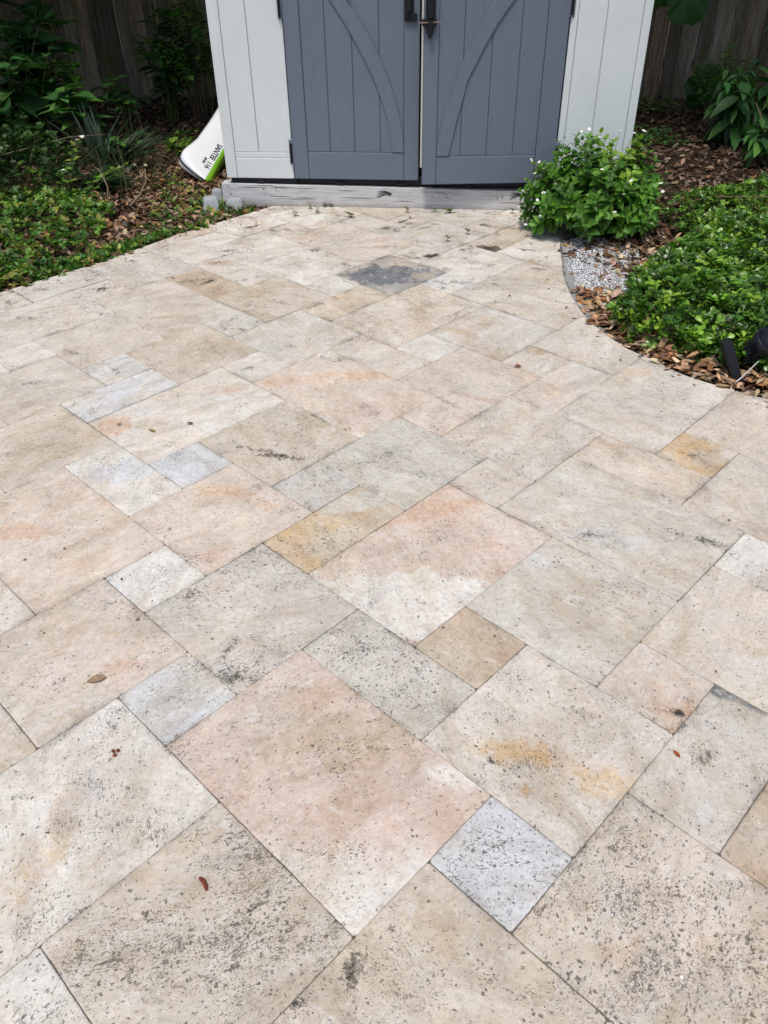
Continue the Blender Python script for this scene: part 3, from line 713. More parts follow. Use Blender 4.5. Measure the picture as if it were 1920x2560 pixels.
# gable roof
bm = bmesh.new()
prism(bm, [(XL-.08, TOP+.001), (XR+.08, TOP+.001), ((XL+XR)/2, TOP+.55)], -.08, 2.18)
bm_obj('roof', bm, M['roof'], shed)

def arc_band(outer, inner, y0, y1, bm, z_ext):
    pts = outer + inner[::-1]
    prism(bm, pts, y0, y1)
def resample(pts, k=6):
    c = catmull(pts, k); return c
def door(parent, hinge_x, sgn, edges, grooves, outer, inner, name='door'):
    """local x measured in the shed frame minus hinge_x"""
    d = empty(name, (hinge_x, 0, 0), 0, parent)
    x0, x1, p0, p1 = edges        # leaf edges and panel edges
    bm = bmesh.new()
    T1 = 1.85; zb = T0+.002
    box(bm, x0+.004, x1-.004, .010, .040, zb+.003, T1-.003)
    box(bm, x0, p0, -.004, .034, zb, T1, .005, 2); box(bm, p1, x1, -.004, .034, zb, T1, .005, 2)
    box(bm, p0+.0015, p1-.0015, -.0035, .03, zb, .322, .005, 2)
    box(bm, p0+.0015, p1-.0015, -.0035, .03, T1-.10, T1, .005, 2)
    xs_ = [p0] + grooves + [p1]
    for a, b in zip(xs_[:-1], xs_[1:]):
        box(bm, a+.002, b-.002, .003, .028, .3235, T1-.102, .002)
    leaf = bm_obj('door_leaf', bm, M['door_panel'], d)
    bm = bmesh.new()
    arc_band(outer, inner, -.008, .006, bm, 0)
    es = [e for e in bm.edges if abs(e.verts[0].co.y-e.verts[1].co.y) < 1e-6 and e.verts[0].co.y < 0]
    bmesh.ops.bevel(bm, geom=es, offset=.004, segments=1, affect='EDGES')
    bm_obj('arched_brace', bm, M['door_panel'], d)
    return d
# left leaf, hinged on the left jamb and shut
hx = -.557
Lo = resample([(-.62, 1.60), (-.46, 1.42), (-.29, 1.235), (-.187, 1.102), (-.101, .978), (-.026, .851), (.043, .696), (.091, .551), (.1225, .401)])
Li = resample([(-.62, 1.45), (-.50, 1.35), (-.37, 1.21), (-.280, 1.102), (-.180, .956), (-.072, .766), (-.020, .648), (.023, .518), (.058, .3245)])
cl = lambda pts, lo, hi: [(min(max(p[0], lo), hi)-hx, p[1]) for p in pts]
dl = door(shed, hx, 1, (0.004, .213-hx, -.462-hx, .125-hx), [g-hx for g in (-.322, -.171, -.017)],
          cl(Lo, -.46, .1235)+[(.1235-hx, .3245)], cl(Li, -.46, .1235))
tag(dl, None)
# right leaf, hinged on the right jamb and about 7 degrees ajar
hx = 1.024
Ro = resample([(1.05, 1.55), (.93, 1.44), (.77, 1.29), (.612, 1.102), (.512, .931), (.450, .813), (.404, .690), (.364, .578), (.3205, .38)])
Ri = resample([(1.05, 1.44), (.97, 1.37), (.85, 1.26), (.712, 1.102), (.603, .946), (.500, .752), (.452, .600), (.416, .456), (.388, .3245)])
dr = door(shed, hx, -1, (.236-hx, -.004, .318-hx, .905-hx), [g-hx for g in (.458, .612, .768)],
          cl(Ro, .3195, .903)+[(.3195-hx, .3245)], cl(Ri, .3195, .903))
dr.rotation_euler = (0, 0, math.asin(.092/.79))
# hinges: recessed knuckles
def hinge(parent, x, z0, z1):
    bm = bmesh.new()
    box(bm, x-.014, x+.012, -.007, .02, z0, z1, .003)
    h = bm_obj('hinge', bm, M['door_panel'], parent)
    bm = bmesh.new(); tube(bm, [(x-.003, -.010, z0+.012), (x-.003, -.010, z1-.022)], .0085, 8)
    bm_obj('hinge_pin', bm, M['black_plastic'], h)
hinge(shed, -.560, .250, .392); hinge(shed, -.566, 1.012, 1.16); hinge(shed, 1.030, .250, .392); hinge(shed, 1.032, 1.018, 1.16)
# left leaf: black latch plate with grip
hx = -.557
bm = bmesh.new()
prism(bm, [(.128-hx, 1.001), (.197-hx, 1.001), (.197-hx, 1.040), (.177-hx, 1.040), (.177-hx, 1.32), (.128-hx, 1.32)], -.019, -.005)
bmesh.ops.bevel(bm, geom=[e for e in bm.edges if abs(e.verts[0].co.y-e.verts[1].co.y) > .005], offset=.004, segments=2, affect='EDGES')
hd = bm_obj('handle', bm, M['black_plastic'], dl)
bm = bmesh.new(); box(bm, .137-hx, .168-hx, -.042, -.018, 1.05, 1.28, .006, 2); bm_obj('grip', bm, M['black_gloss'], hd)
# right leaf: grip, hasp, tongue and pin
hx = 1.024
bm = bmesh.new()
box(bm, .243-hx, .294-hx, -.026, -.005, 1.02, 1.32, .004, 2)
hd = bm_obj('handle', bm, M['black_plastic'], dr)
bm = bmesh.new(); box(bm, .254-hx, .284-hx, -.05, -.025, 1.03, 1.29, .006, 2); bm_obj('grip', bm, M['black_gloss'], hd)
bm = bmesh.new()
prism(bm, [(.230-hx, .987), (.296-hx, .987), (.303-hx, .994), (.303-hx, 1.022), (.224-hx, 1.022), (.224-hx, .994)], -.030, -.006)
prism(bm, [(.243-hx, .986), (.290-hx, .986), (.283-hx, .962), (.285-hx, .952), (.278-hx, .950), (.275-hx, .934), (.268-hx, .929), (.261-hx, .934), (.257-hx, .950), (.249-hx, .952), (.251-hx, .962)], -.022, -.005)
box(bm, .254-hx, .278-hx, -.048, -.020, .955, 1.016, .006, 2)
bm_obj('hasp', bm, M['black_gloss'], hd)
bm = bmesh.new(); tube(bm, [(.209-hx, -.036, 1.006), (.327-hx, -.036, 1.009)], .0034, 8); bm_obj('hasp_pin', bm, M['brass'], hd)
# pale astragal strip on the free edge
bm = bmesh.new(); box(bm, .224-hx, .2345-hx, .002, .030, .262, 1.85, .0015); bm_obj('edge_strip', bm, M['strip'], dr)

# timber base: weathered sleepers
base = empty('timber_base', (SO.x, SO.y, 0), SA)
tag(base, 'weathered grey timber beam under the shed, with dark knots', 'timber base')
def beam(x0, x1, y0, y1, z0, z1, name='beam'):
    bm = bmesh.new()
    box(bm, x0, x1, y0, y1, z0, z1, .004, 2)
    return bm_obj(name, bm, M['timber'], base)
fb = beam(-1.028, 1.36, 0, .085, -.02, .121, 'front_beam')
fb.rotation_euler = (0, R(.55), 0)
beam(-1.02, -.94, .088, 2.1, -.02, .112, 'side_beam'); beam(1.28, 1.36, .088, 2.1, -.02, .112, 'side_beam'); beam(-1.02, 1.36, 2.102, 2.18, -.02, .112, 'back_beam')
def knot(cx, cz, s):
    bm = bmesh.new()
    # split knot: a dark curl and two short checks, set a few mm into relief
    for k in range(3):
        pts = []
        for i in range(6):
            u = i/5; pts.append((cx+s*(-.9+1.7*u)+.003*k, -.0015, cz+s*.32*math.sin(u*2.4+k*.5)+s*.22*(k-1)+s*.22*u))
        tube(bm, pts, [.0008, .0028-.0006*k, .0035-.0008*k, .003, .0022, .0008], 5)
    tube(bm, [(cx+s*.5, -.001, cz+s*.1), (cx+s*.78, -.001, cz+s*.3), (cx+s*1.0, -.001, cz+s*.28)], [.002, .006, .002], 6)
    bm_obj('knot', bm, M['knot'], fb)
knot(.02-.02, .070, .05); knot(.815, .082, .045)
bm = bmesh.new()
for xx, zz in ((-.985, .105), (-.975, .06), (-.76, .095), (-.68, .093), (.30, .078), (.385, .088), (.395, .072), (.70, .075), (.73, .085)):
    tube(bm, [(xx-.005, -.001, zz+.001), (xx+.004, -.001, zz-.002)], [.0018, .0026], 5)
# long drying checks along the top arris
for k in range(16):
    x = rng.uniform(-1.0, 1.1); z = rng.choice([.111, .104, .099, .05, .04]) + rng.uniform(-.004, .004); L_ = rng.uniform(.06, .28)
    tube(bm, [(x, -.0006, z), (x+L_*.5, -.0008, z+.001), (x+L_, -.0006, z-.001)], [.0004, .0012, .0004], 4)
kn = bm_obj('drying_checks', bm, M['knot'], fb); kn['kind'] = 'stuff'

# three sloped concrete blocks at the corner
def block(x, y, rz, w_, d_, h_, z0=-.02):
    bm = bmesh.new()
    r = bmesh.ops.create_cube(bm, size=1.0, matrix=Matrix.Translation((0, 0, h_/2)) @ Matrix.Diagonal((w_, d_, h_, 1)))
    for v in r['verts']:
        if v.co.z > h_/2: v.co.x *= .70; v.co.y *= .70
    bmesh.ops.bevel(bm, geom=list(bm.edges), offset=.007, segments=2, affect='EDGES')
    # saddle notch on top
    o = bm_obj('deck_block', bm, M['concrete']); o.location = (x, y, z0); o.rotation_euler = (0, 0, rz)
    return o
o = block(-1.250, 4.245, R(12), .115, .16, .078); tag(o, 'pale concrete block at the shed corner, leftmost of the three', 'concrete block', 'concrete blocks by the shed corner')
o = block(-1.235, 4.415, R(6), .085, .09, .082); tag(o, 'pale concrete block half hidden behind the leftmost one at the beam end', 'concrete block', 'concrete blocks by the shed corner')
o = block(-1.095, 4.235, R(-5), .125, .11, .07); tag(o, 'pale concrete block standing alone in front of the timber beam', 'concrete block', 'concrete blocks by the shed corner')

# ------------------------------------------------------------ kayak lying beside the shed
kay = empty('kayak', (-1.385, 4.836, .015))
tag(kay, 'white kayak end with lime green edge and black lettering, left of the shed', 'kayak')
A_ = Vector((.20, .945, .255)).normalized()
Xh = Vector((A_.y, -A_.x, 0)).normalized(); Zh = Xh.cross(A_).normalized()
ph = R(33); D_ = (-Xh*math.cos(ph)+Zh*math.sin(ph)).normalized()
N_ = D_.cross(A_).normalized()
if N_.dot(Vector((.2, -1, .2))) < 0: N_ = -N_
KM = Matrix((A_, D_, N_)).transposed()      # local x=length, y=hull depth, z=towards the viewer's side
def kd(s):      # hull depth along the length
    pts = [(0, .0), (.02, .05), (.05, .12), (.09, .178), (.13, .212), (.18, .228), (.25, .222), (.4, .196), (.7, .19), (1.4, .2), (2.1, .2), (2.9, .2), (3.3, .16), (3.48, .03)]
    for (a, x), (b, y) in zip(pts[:-1], pts[1:]):
        if a <= s <= b: return x+(y-x)*(s-a)/(b-a)
    return .02
def kb(s): return .008+.30*math.sin(math.pi*min(1, max(0, s/3.5)))**.8
SS = [0, .02, .04, .06, .09, .12, .16, .2, .26, .33, .42, .55, .75, 1.0, 1.3, 1.75, 2.2, 2.6, 3.0, 3.25, 3.4, 3.48]
def kpt(s, y, z): return tuple(KM @ Vector((s, y, z-kb(s)*0.92)))
def loft(rows, name, mat, parent, smooth=True):
    bm = bmesh.new()
    vr = [[bm.verts.new(p) for p in r] for r in rows]
    for i in range(len(vr)-1):
        for j in range(len(vr[0])-1):
            bm.faces.new((vr[i][j], vr[i+1][j], vr[i+1][j+1], vr[i][j+1]))
    bmesh.ops.remove_doubles(bm, verts=bm.verts, dist=1e-5)
    return bm_obj(name, bm, mat, parent, smooth)
rows = []
for s in SS:
    b, k = kb(s), kd(s)
    rows.append([kpt(s, 0, b), kpt(s, k*.35, b*.99), kpt(s, k*.7, b*.93), kpt(s, k*.9, b*.82), kpt(s, k*.985, b*.6), kpt(s, k, b*.3), kpt(s, k, -b*.3),
                 kpt(s, k*.985, -b*.6), kpt(s, k*.9, -b*.82), kpt(s, k*.7, -b*.93), kpt(s, k*.35, -b*.99), kpt(s, 0, -b)])
loft(rows, 'hull', M['kayak_white'], kay)
rows = []
for s in SS:
    b = kb(s); c_ = .026 if s > .03 else .015
    rows.append([kpt(s, 0, b+.001), kpt(s, -c_, b), kpt(s, -c_*1.4, b*.75), kpt(s, -c_*1.9, b*.3), kpt(s, -c_*1.9, -b*.3), kpt(s, -c_*1.4, -b*.75), kpt(s, -c_, -b), kpt(s, 0, -b-.001)])
dk = loft(rows, 'deck', M['kayak_green'], kay)
bm = bmesh.new()      # black line drawn along the keel
tube(bm, [kpt(s, kd(s)+.001, 0) for s in SS], .0075, 6)
bm_obj('keel_line', bm, M['kayak_black'], kay, True)
def lettering(txt, size, s0, y0, name):
    cu = bpy.data.curves.new(name, 'FONT'); cu.body = txt; cu.size = size; cu.extrude = .0006; cu.align_x = 'RIGHT'; cu.space_character = .92; cu.offset = .0006
    tmp = bpy.data.objects.new(name, cu); COL.objects.link(tmp)
    bpy.context.view_layer.update()
    me = bpy.data.meshes.new_from_object(tmp.evaluated_get(bpy.context.evaluated_depsgraph_get()))
    bpy.data.objects.remove(tmp, do_unlink=True)
    me.name = name
    o = link(name, me, M['kayak_black'], kay)
    # text runs towards the tip (-s); its tops face the deck (-y)
    ts = -A_; tu = -D_; z_ = ts.cross(tu)
    flip = z_.dot(N_)
    # wrap each vertex on the hull side just proud of it
    for v in me.vertices:
        s = s0 - v.co.x*1.15; y = y0 - v.co.y
        k = max(kd(s), .05); u = max(0, min(1, y/k)); b = kb(s)
        zf = (1 - .01*u/.35) if u < .35 else (.99-.06*(u-.35)/.35 if u < .7 else .93-.11*(u-.7)/.2)
        v.co = Vector(kpt(s, y, b*zf+.0015+v.co.z))
    return o
lettering('116', .054, .110, .046, 'lettering')
lettering('SANTEE', .054, .222, .046, 'lettering')
lettering('SPORT', .023, .140, .074, 'lettering')

# ------------------------------------------------------------ fence behind the shed
fence = empty('board_fence', tuple(sw(0, 3.62, 0)), SA)
tag(fence, 'tall weathered board fence with green algae stains behind the shed', 'fence')
V = []; F = []; C = []
x = -6.0
while x < 6.0:
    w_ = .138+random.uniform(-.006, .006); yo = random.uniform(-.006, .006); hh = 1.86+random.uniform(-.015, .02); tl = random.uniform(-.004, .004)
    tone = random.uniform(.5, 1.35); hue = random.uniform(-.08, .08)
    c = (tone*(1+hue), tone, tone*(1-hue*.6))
    b0 = len(V)
    n_ = 6
    for k in range(n_+1):
        z = -.05+(hh+.05)*k/n_; wob = .003*noise.noise(Vector((x*7, z*3, 1)))
        for (dx, dy) in ((.004, -.009), (w_-.005, -.009), (w_-.005, .009), (.004, .009)):
            V.append((x+dx+wob+tl*k/n_, yo+dy, z)); C.append(c)
    for k in range(n_):
        for q in range(4): F.append((b0+k*4+q, b0+k*4+(q+1) % 4, b0+(k+1)*4+(q+1) % 4, b0+(k+1)*4+q))
    F.append((b0+n_*4, b0+n_*4+1, b0+n_*4+2, b0+n_*4+3))
    x += w_
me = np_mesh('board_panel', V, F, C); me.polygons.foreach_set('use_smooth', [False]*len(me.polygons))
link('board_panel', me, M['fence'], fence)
for z in (.25, .95, 1.6):
    bm = bmesh.new(); box(bm, -6, 6, .016, .055, z, z+.09, .003); bm_obj('rail', bm, M['timber'], fence)
for k in range(6):
    bm = bmesh.new(); xx = -5.8+k*2.3; box(bm, xx, xx+.09, .058, .148, -.1, 1.8, .004); bm_obj('post', bm, M['timber'], fence)

# ------------------------------------------------------------ leaves
SHAPES = {'lance': [(0, .06), (.25, .75), (.5, 1.0), (.78, .62), (1, .03)], 'ovate': [(0, .10), (.22, .9), (.45, 1.0), (.75, .58), (1, .03)],
          'obov': [(0, .06), (.3, .5), (.65, 1.0), (.88, .85), (1, .35)], 'oak': [(0, .05), (.3, .8), (.55, 1.0), (.8, .8), (1, .05)],
          'blade': [(0, .8), (.35, 1.0), (.7, .7), (1, .05)], 'small': [(0, .1), (.45, 1.0), (1, .05)],
          'heart': [(0, .35), (.1, .85), (.3, 1.0), (.6, .72), (.85, .3), (1, .02)], 'round': [(0, .3), (.2, .85), (.5, 1.0), (.8, .8), (1, .25)]}
def unit(a): return a/np.maximum(np.linalg.norm(a, axis=1, keepdims=True), 1e-9)
def leaves(P, D, N, L, W, C, shape='ovate', fold=.18, curl=.15, twist=0.0):
    """arrays: P base points, D growth direction, N face normal, L length, W half width, C colour -> V, F, C"""
    n = len(P); T = SHAPES[shape]; k = len(T)
    D = unit(D); S = unit(np.cross(D, N)); N = unit(np.cross(S, D))
    L = np.broadcast_to(L, n).reshape(n, 1); W = np.broadcast_to(W, n).reshape(n, 1)
    fold = np.broadcast_to(fold, n).reshape(n, 1); curl = np.broadcast_to(curl, n).reshape(n, 1)
    rows = []
    cols = []
    for (u, w) in T:
        c = P + D*L*u - N*L*curl*(u**2)
        tw = twist*(u-.3)
        side = S*W*w
        up = N*W*w*fold
        rows += [c-side+up, c, c+side+up]
        cols += [C, C*1.12, C]
    V = np.stack(rows, 1).reshape(-1, 3); CC = np.stack(cols, 1).reshape(-1, 3)
    f = []
    for i in range(k-1):
        a = i*3
        f += [(a, a+1, a+4, a+3), (a+1, a+2, a+5, a+4)]
    f = np.array(f)
    F = (f[None]+(np.arange(n)*(3*k))[:, None, None]).reshape(-1, 4)
    return V, F, CC
class Acc:
    def __init__(s): s.V = []; s.F = []; s.C = []; s.n = 0
    def add(s, V, F, C):
        s.V.append(V); s.F.append(F+s.n); s.C.append(C); s.n += len(V)
    def obj(s, name, m, parent=None):
        return link(name, np_mesh(name, np.concatenate(s.V), np.concatenate(s.F), np.concatenate(s.C)), m, parent)
def pick(cols, n, var=.18):
    c = np.array(cols)[rng.integers(0, len(cols), n)]
    return c*(1+rng.normal(0, var, (n, 1)))*(1+rng.normal(0, .05, (n, 3)))
def rdir(n, up=0.0):
    a = rng.uniform(0, 2*math.pi, n)
    d = np.stack([np.cos(a), np.sin(a), np.full(n, up)], 1)
    return d
def tilt(n, s):
    v = rng.normal(0, s, (n, 3)); v[:, 2] = 1
    return v
def sample_poly(poly, n):
    xs_ = [p[0] for p in poly]; ys_ = [p[1] for p in poly]; out = []
    while len(out) < n:
        X = rng.uniform(min(xs_), max(xs_), 2000); Y = rng.uniform(min(ys_), max(ys_), 2000)
        for x, y in zip(X, Y):
            if inside((x, y), poly): out.append((x, y))
            if len(out) >= n: break
    return np.array(out)
def zg(P): return np.array([ground_h(x, y) for x, y in P])
def free(p, m=0.0):   # off the paving and off the timber base
    if inside(p, OUT): return False
    lx = (p[0]-SO.x)*math.cos(SA)+(p[1]-SO.y)*math.sin(SA); ly = -(p[0]-SO.x)*math.sin(SA)+(p[1]-SO.y)*math.cos(SA)
    return not (-1.05-m < lx < 1.38+m and -.02-m < ly < 2.2)

# dead leaf litter -----------------------------------------------------------
DRY = [(.13, .075, .045), (.17, .11, .07), (.09, .055, .036), (.24, .175, .125), (.06, .040, .030), (.16, .08, .038), (.20, .145, .10), (.11, .07, .048)]
DRYR = [(.42, .28, .16), (.34, .17, .07), (.46, .33, .21), (.26, .13, .06), (.40, .24, .12), (.50, .38, .26), (.18, .10, .06), (.36, .27, .19)]
def litter(name, poly, n, cols, L0, L1, label, mound=0.02, shp='oak'):
    P = sample_poly(poly, n); P = np.array([p for p in P if free(p)]); n = len(P)
    z = zg(P)+rng.uniform(0.002, mound, n)
    L = rng.uniform(L0, L1, n)
    D = rdir(n); D[:, 2] = rng.normal(0, .16, n)
    V, F, C = leaves(np.column_stack([P, z]), D, tilt(n, .30), L, L*rng.uniform(.16, .27, n), pick(cols, n, .28), shp, rng.uniform(-.5, .9, n), rng.uniform(-.5, .35, n))
    V[:, 2] = np.maximum(V[:, 2], -.034)
    a = Acc(); a.add(V, F, C)
    o = a.obj(name, M['leaf_dry']); tag(o, label, 'leaf litter', kind='stuff'); return o
litter('leaf_litter', [(-4.6, 2.0), (-2.3, 2.55), (-.6, 4.25), (-1.0, 8), (-5, 8.3)], 17000, DRY, .03, .07, 'brown dead oak leaves covering the bed left of the shed', .03)
litter('leaf_litter', [(-2.2, 3.2), (-1.1, 3.95), (-1.0, 4.4), (-1.2, 5.6), (-2.2, 5.2), (-2.2, 4)], 1500, [(.26, .16, .095), (.32, .22, .15), (.20, .11, .06), (.36, .19, .08), (.28, .20, .14)], .03, .062, 'brown leaves near the kayak, sunnier look of the bed put into their lighter colours', .032)  # brighter light on this patch is put into the leaf colours
litter('leaf_litter', [(-4.6, .4), (-2.0, 2.9), (-1.1, 4.0), (-.75, 4.2), (-.95, 4.35), (-2.2, 3.3), (-5, 1.2)], 900, DRYR, .035, .075, 'paler brown leaves gathered along the left patio edge', .035)
litter('leaf_litter', [(.75, 3.4), (1.2, 2.6), (4, 2), (5, 7.6), (1.5, 8), (1.2, 4)], 12000, DRY, .03, .07, 'dark brown dead leaves covering the bed right of the shed', .03)
litter('leaf_litter', [(.74, 2.78), (.74, 2.25), (.90, 1.98), (1.17, 1.70), (2.2, 1.25), (3, 1.3), (2.2, 2.1), (1.1, 2.35), (.98, 2.72)], 3400, DRYR, .03, .068, 'tan and orange fallen leaves heaped along the curved patio edge', .045)
litter('leaf_litter', [(1.0, 3.05), (1.1, 2.7), (1.5, 2.8), (1.5, 3.5), (1.1, 3.6)], 420, DRYR, .035, .07, 'tan leaves between the white gravel and the low green hedge', .03)

# white gravel ---------------------------------------------------------------
gp_ = sample_poly([(.79, 3.52), (.765, 3.2), (.735, 2.95), (.74, 2.78), (.86, 2.62), (1.02, 2.74), (1.16, 3.0), (1.22, 3.35), (1.05, 3.62)], 9000)
icos = None
bm = bmesh.new(); bmesh.ops.create_icosphere(bm, subdivisions=1, radius=1); bm.verts.ensure_lookup_table()
iv = np.array([v.co[:] for v in bm.verts]); ifc = np.array([[v.index for v in f.verts] for f in bm.faces]); bm.free()
n = len(gp_); s = rng.uniform(.0020, .0050, n)
jit = 1+rng.uniform(-.35, .35, (n, len(iv), 1))
V = iv[None]*jit*s[:, None, None]*np.stack([rng.uniform(.7, 1.4, n), rng.uniform(.7, 1.4, n), rng.uniform(.5, .9, n)], 1)[:, None, :]
V += np.column_stack([gp_, zg(gp_)+rng.uniform(.006, .018, n)])[:, None, :]
C = np.repeat(pick([(.72, .72, .73), (.58, .58, .60), (.80, .80, .80), (.42, .43, .45), (.66, .65, .63)], n, .12), len(iv), 0)
F = (ifc[None]+(np.arange(n)*len(iv))[:, None, None]).reshape(-1, 3)
me = np_mesh('gravel', V.reshape(-1, 3), F, np.clip(C, 0, .9)); me.polygons.foreach_set('use_smooth', [False]*len(me.polygons))
tag(link('gravel', me, M['gravel']), 'white crushed gravel patch beside the curved edging', 'gravel', kind='stuff')
P = sample_poly([(.79, 3.45), (.76, 2.95), (.84, 2.68), (1.1, 3.0), (1.15, 3.35)], 34); n = len(P); L = rng.uniform(.025, .055, n)
a = Acc(); a.add(*leaves(np.column_stack([P, zg(P)+.022]), rdir(n), tilt(n, .25), L, L*.25, pick(DRYR, n), 'oak', .3, .2))
tag(a.obj('leaf_litter', M['leaf_dry']), 'a few tan leaves lying on the white gravel', 'leaf litter', kind='stuff')

# low glossy hedge on the right ------------------------------------------------
def mound_cover(name, poly, n_r, hmax, leafL, cols, mat, label, shape='obov', rosette=6, dens_noise=True, edge=.25, thin=None, layers=.55, seed=0, wfac=.30):
    P = sample_poly(poly, n_r)
    keep = []
    px = np.array(poly)
    for p in P:
        # distance to the outline gives the rounded shoulder
        d = 9
        for i in range(len(poly)):
            a, b = np.array(poly[i]), np.array(poly[(i+1) % len(poly)])
            t = np.clip(np.dot(p-a, b-a)/max(1e-9, np.dot(b-a, b-a)), 0, 1); d = min(d, np.linalg.norm(p-(a+t*(b-a))))
        nz = noise.noise(Vector((p[0]*2.6+seed, p[1]*2.6, 5)))*.5+noise.noise(Vector((p[0]*7, p[1]*7+seed, 5)))*.35
        if thin is not None and nz < thin+(-.5*min(1, d/edge)): continue
        sh = math.sqrt(max(0, min(1, d/edge)))
        h = hmax*(.35+.65*sh)*(1+.9*nz)
        keep.append((p[0], p[1], h, sh))
    K = np.array(keep); n = len(K)
    depth = rng.random(n)**1.8*layers
    zz = zg(K[:, :2])+K[:, 2]*(1-depth)+.01
    base = np.column_stack([K[:, 0], K[:, 1], zz])
    axis = tilt(n, .45)
    axis = unit(axis)
    acc = Acc()
    bcol = pick(cols, n, .20)
    for j in range(rosette):
        a0 = rng.uniform(0, 6.28, n)*.3+j*2*math.pi/rosette*1.0+np.arange(n)
        r = np.stack([np.cos(a0), np.sin(a0), np.zeros(n)], 1)
        r = unit(r - axis*np.sum(r*axis, 1, keepdims=True))
        up = rng.uniform(.1, .9, (n, 1))
        D = r+axis*up
        L = leafL*rng.uniform(.65, 1.25, n)
        Pj = base+axis*rng.uniform(-.5, .5, (n, 1))*leafL*.7
        acc.add(*leaves(Pj, D, axis-r*up+rng.normal(0, .15, (n, 3)), L, L*wfac*rng.uniform(.85, 1.15, n), bcol*(1+rng.normal(0, .12, (n, 1))), shape, rng.uniform(.1, .5, n), rng.uniform(0, .35, n)))
    o = acc.obj(name, mat); tag(o, label, 'ground cover', kind='stuff'); return o
GREEN = [(.092, .20, .020), (.13, .27, .026), (.055, .135, .016), (.20, .34, .034), (.07, .165, .02), (.04, .10, .015), (.05, .12, .016)]
HEDGE = [(1.03, 2.83), (.99, 2.6), (.85, 2.44), (.82, 2.30), (.91, 2.12), (1.05, 2.02), (1.17, 1.93), (1.33, 1.83), (1.5, 1.70), (1.9, 1.56), (3.4, 1.8), (3.4, 3.6), (2.4, 3.75), (2.0, 3.62), (1.70, 3.62), (1.45, 3.30), (1.26, 3.16), (1.17, 2.98)]
mound_cover('low_hedge_foliage', HEDGE, 8200, .16, .031, GREEN, M['leaf_gloss'], 'dense low green ground cover with small glossy leaves on the right', edge=.16, layers=.85)
mound_cover('trailing_foliage', [(1.5, 3.4), (2.2, 3.6), (3.4, 3.6), (3.4, 4.5), (2.5, 4.7), (2.1, 4.35), (1.7, 4.2), (1.5, 3.9)], 1500, .13, .027, GREEN, M['leaf_gloss'], 'sparser trailing green ground cover spreading over dead leaves at right', edge=.4, thin=-.12, seed=4)
mound_cover('trailing_foliage', [(1.15, 2.28), (1.0, 2.15), (1.28, 1.93), (1.4, 1.9), (1.5, 2.1)], 130, .05, .026, GREEN, M['leaf_gloss'], 'small green shoots coming through tan leaves near the black garden light', edge=.3, thin=-.05, seed=9)

# mixed low weeds on the left --------------------------------------------------
GL = [(.05, .13, .02), (.07, .17, .025), (.11, .22, .03), (.035, .085, .02), (.15, .26, .04), (.06, .15, .02), (.24, .25, .05)]
WEED = [(-2.5, 2.35), (-2.2, 2.75), (-2.02, 3.02), (-1.88, 3.28), (-1.80, 3.55), (-1.78, 3.95), (-1.86, 4.25), (-2.0, 4.45), (-2.4, 4.6), (-4.5, 4.6), (-4.5, 2.2)]
mound_cover('weed_foliage', WEED, 4300, .13, .035, GL, M['leaf_green'], 'mixed low green weeds filling the bed left of the patio', 'ovate', 4, edge=.5, thin=-.06, seed=2, wfac=.34)
mound_cover('weed_foliage', [(-4.5, 4.4), (-2.4, 4.35), (-2.15, 4.6), (-2.3, 5.0), (-4.5, 5.6)], 1500, .38, .035, [(.03, .075, .016), (.04, .095, .02), (.025, .06, .014)], M['leaf_dark'], 'taller dark green weeds behind the low weeds at far left', 'ovate', 5, edge=.3, seed=6, wfac=.4, layers=.8)
mound_cover('weed_foliage', [(-1.7, 3.7), (-1.42, 3.85), (-1.05, 4.12), (-1.0, 4.3), (-1.5, 4.8), (-2.0, 6.3), (-1.5, 6.6), (-1.3, 5.5), (-1.8, 5.2)], 300, .035, .03, GL, M['leaf_green'], 'scattered small weeds among dead leaves by the shed corner', 'lance', 4, edge=.2, thin=.10, seed=12)
mound_cover('weed_foliage', [(-2.6, 2.3), (-1.95, 2.98), (-1.5, 3.5), (-1.2, 3.82), (-1.25, 3.95), (-1.7, 3.6), (-2.1, 3.1), (-2.8, 2.5)], 200, .035, .028, GL, M['leaf_green'], 'low green weeds edging the left side of the patio', 'lance', 5, edge=.1, thin=-.05, seed=15)

def grass(poly, n, h, label, cols=GL, wf=.055):
    P = sample_poly(poly, n); P = np.array([p for p in P if free(p)]); n = len(P)
    D = tilt(n, .55); L = h*rng.uniform(.5, 1.3, n)
    N = rdir(n, .1)
    a = Acc(); a.add(*leaves(np.column_stack([P, zg(P)]), D, N, L, L*wf+.0008, pick(cols, n, .2), 'blade', .1, rng.uniform(.1, .8, n)))
    tag(a.obj('grass', M['grass']), label, 'grass', kind='stuff')
GR = [(.06, .17, .02), (.09, .22, .03), (.12, .26, .04)]
grass([(-1.93, 3.16), (-1.74, 3.32), (-1.50, 3.62), (-1.38, 3.78), (-1.42, 3.86), (-1.60, 3.70), (-1.80, 3.46), (-1.98, 3.26)], 2200, .045, 'strip of short green grass along the left patio edge', GR)
grass([(-1.24, 3.9), (-1.02, 4.1), (-.95, 4.2), (-1.1, 4.25), (-1.3, 4.2), (-1.35, 4.0)], 260, .05, 'thin grass tufts in front of the concrete blocks', GR)
grass([(-2.7, 4.4), (-1.7, 4.4), (-1.7, 5.6), (-2.7, 5.6)], 260, .35, 'wispy dry grass stalks among the dark plants on the left', [(.06, .08, .03), (.10, .09, .05)], .004)

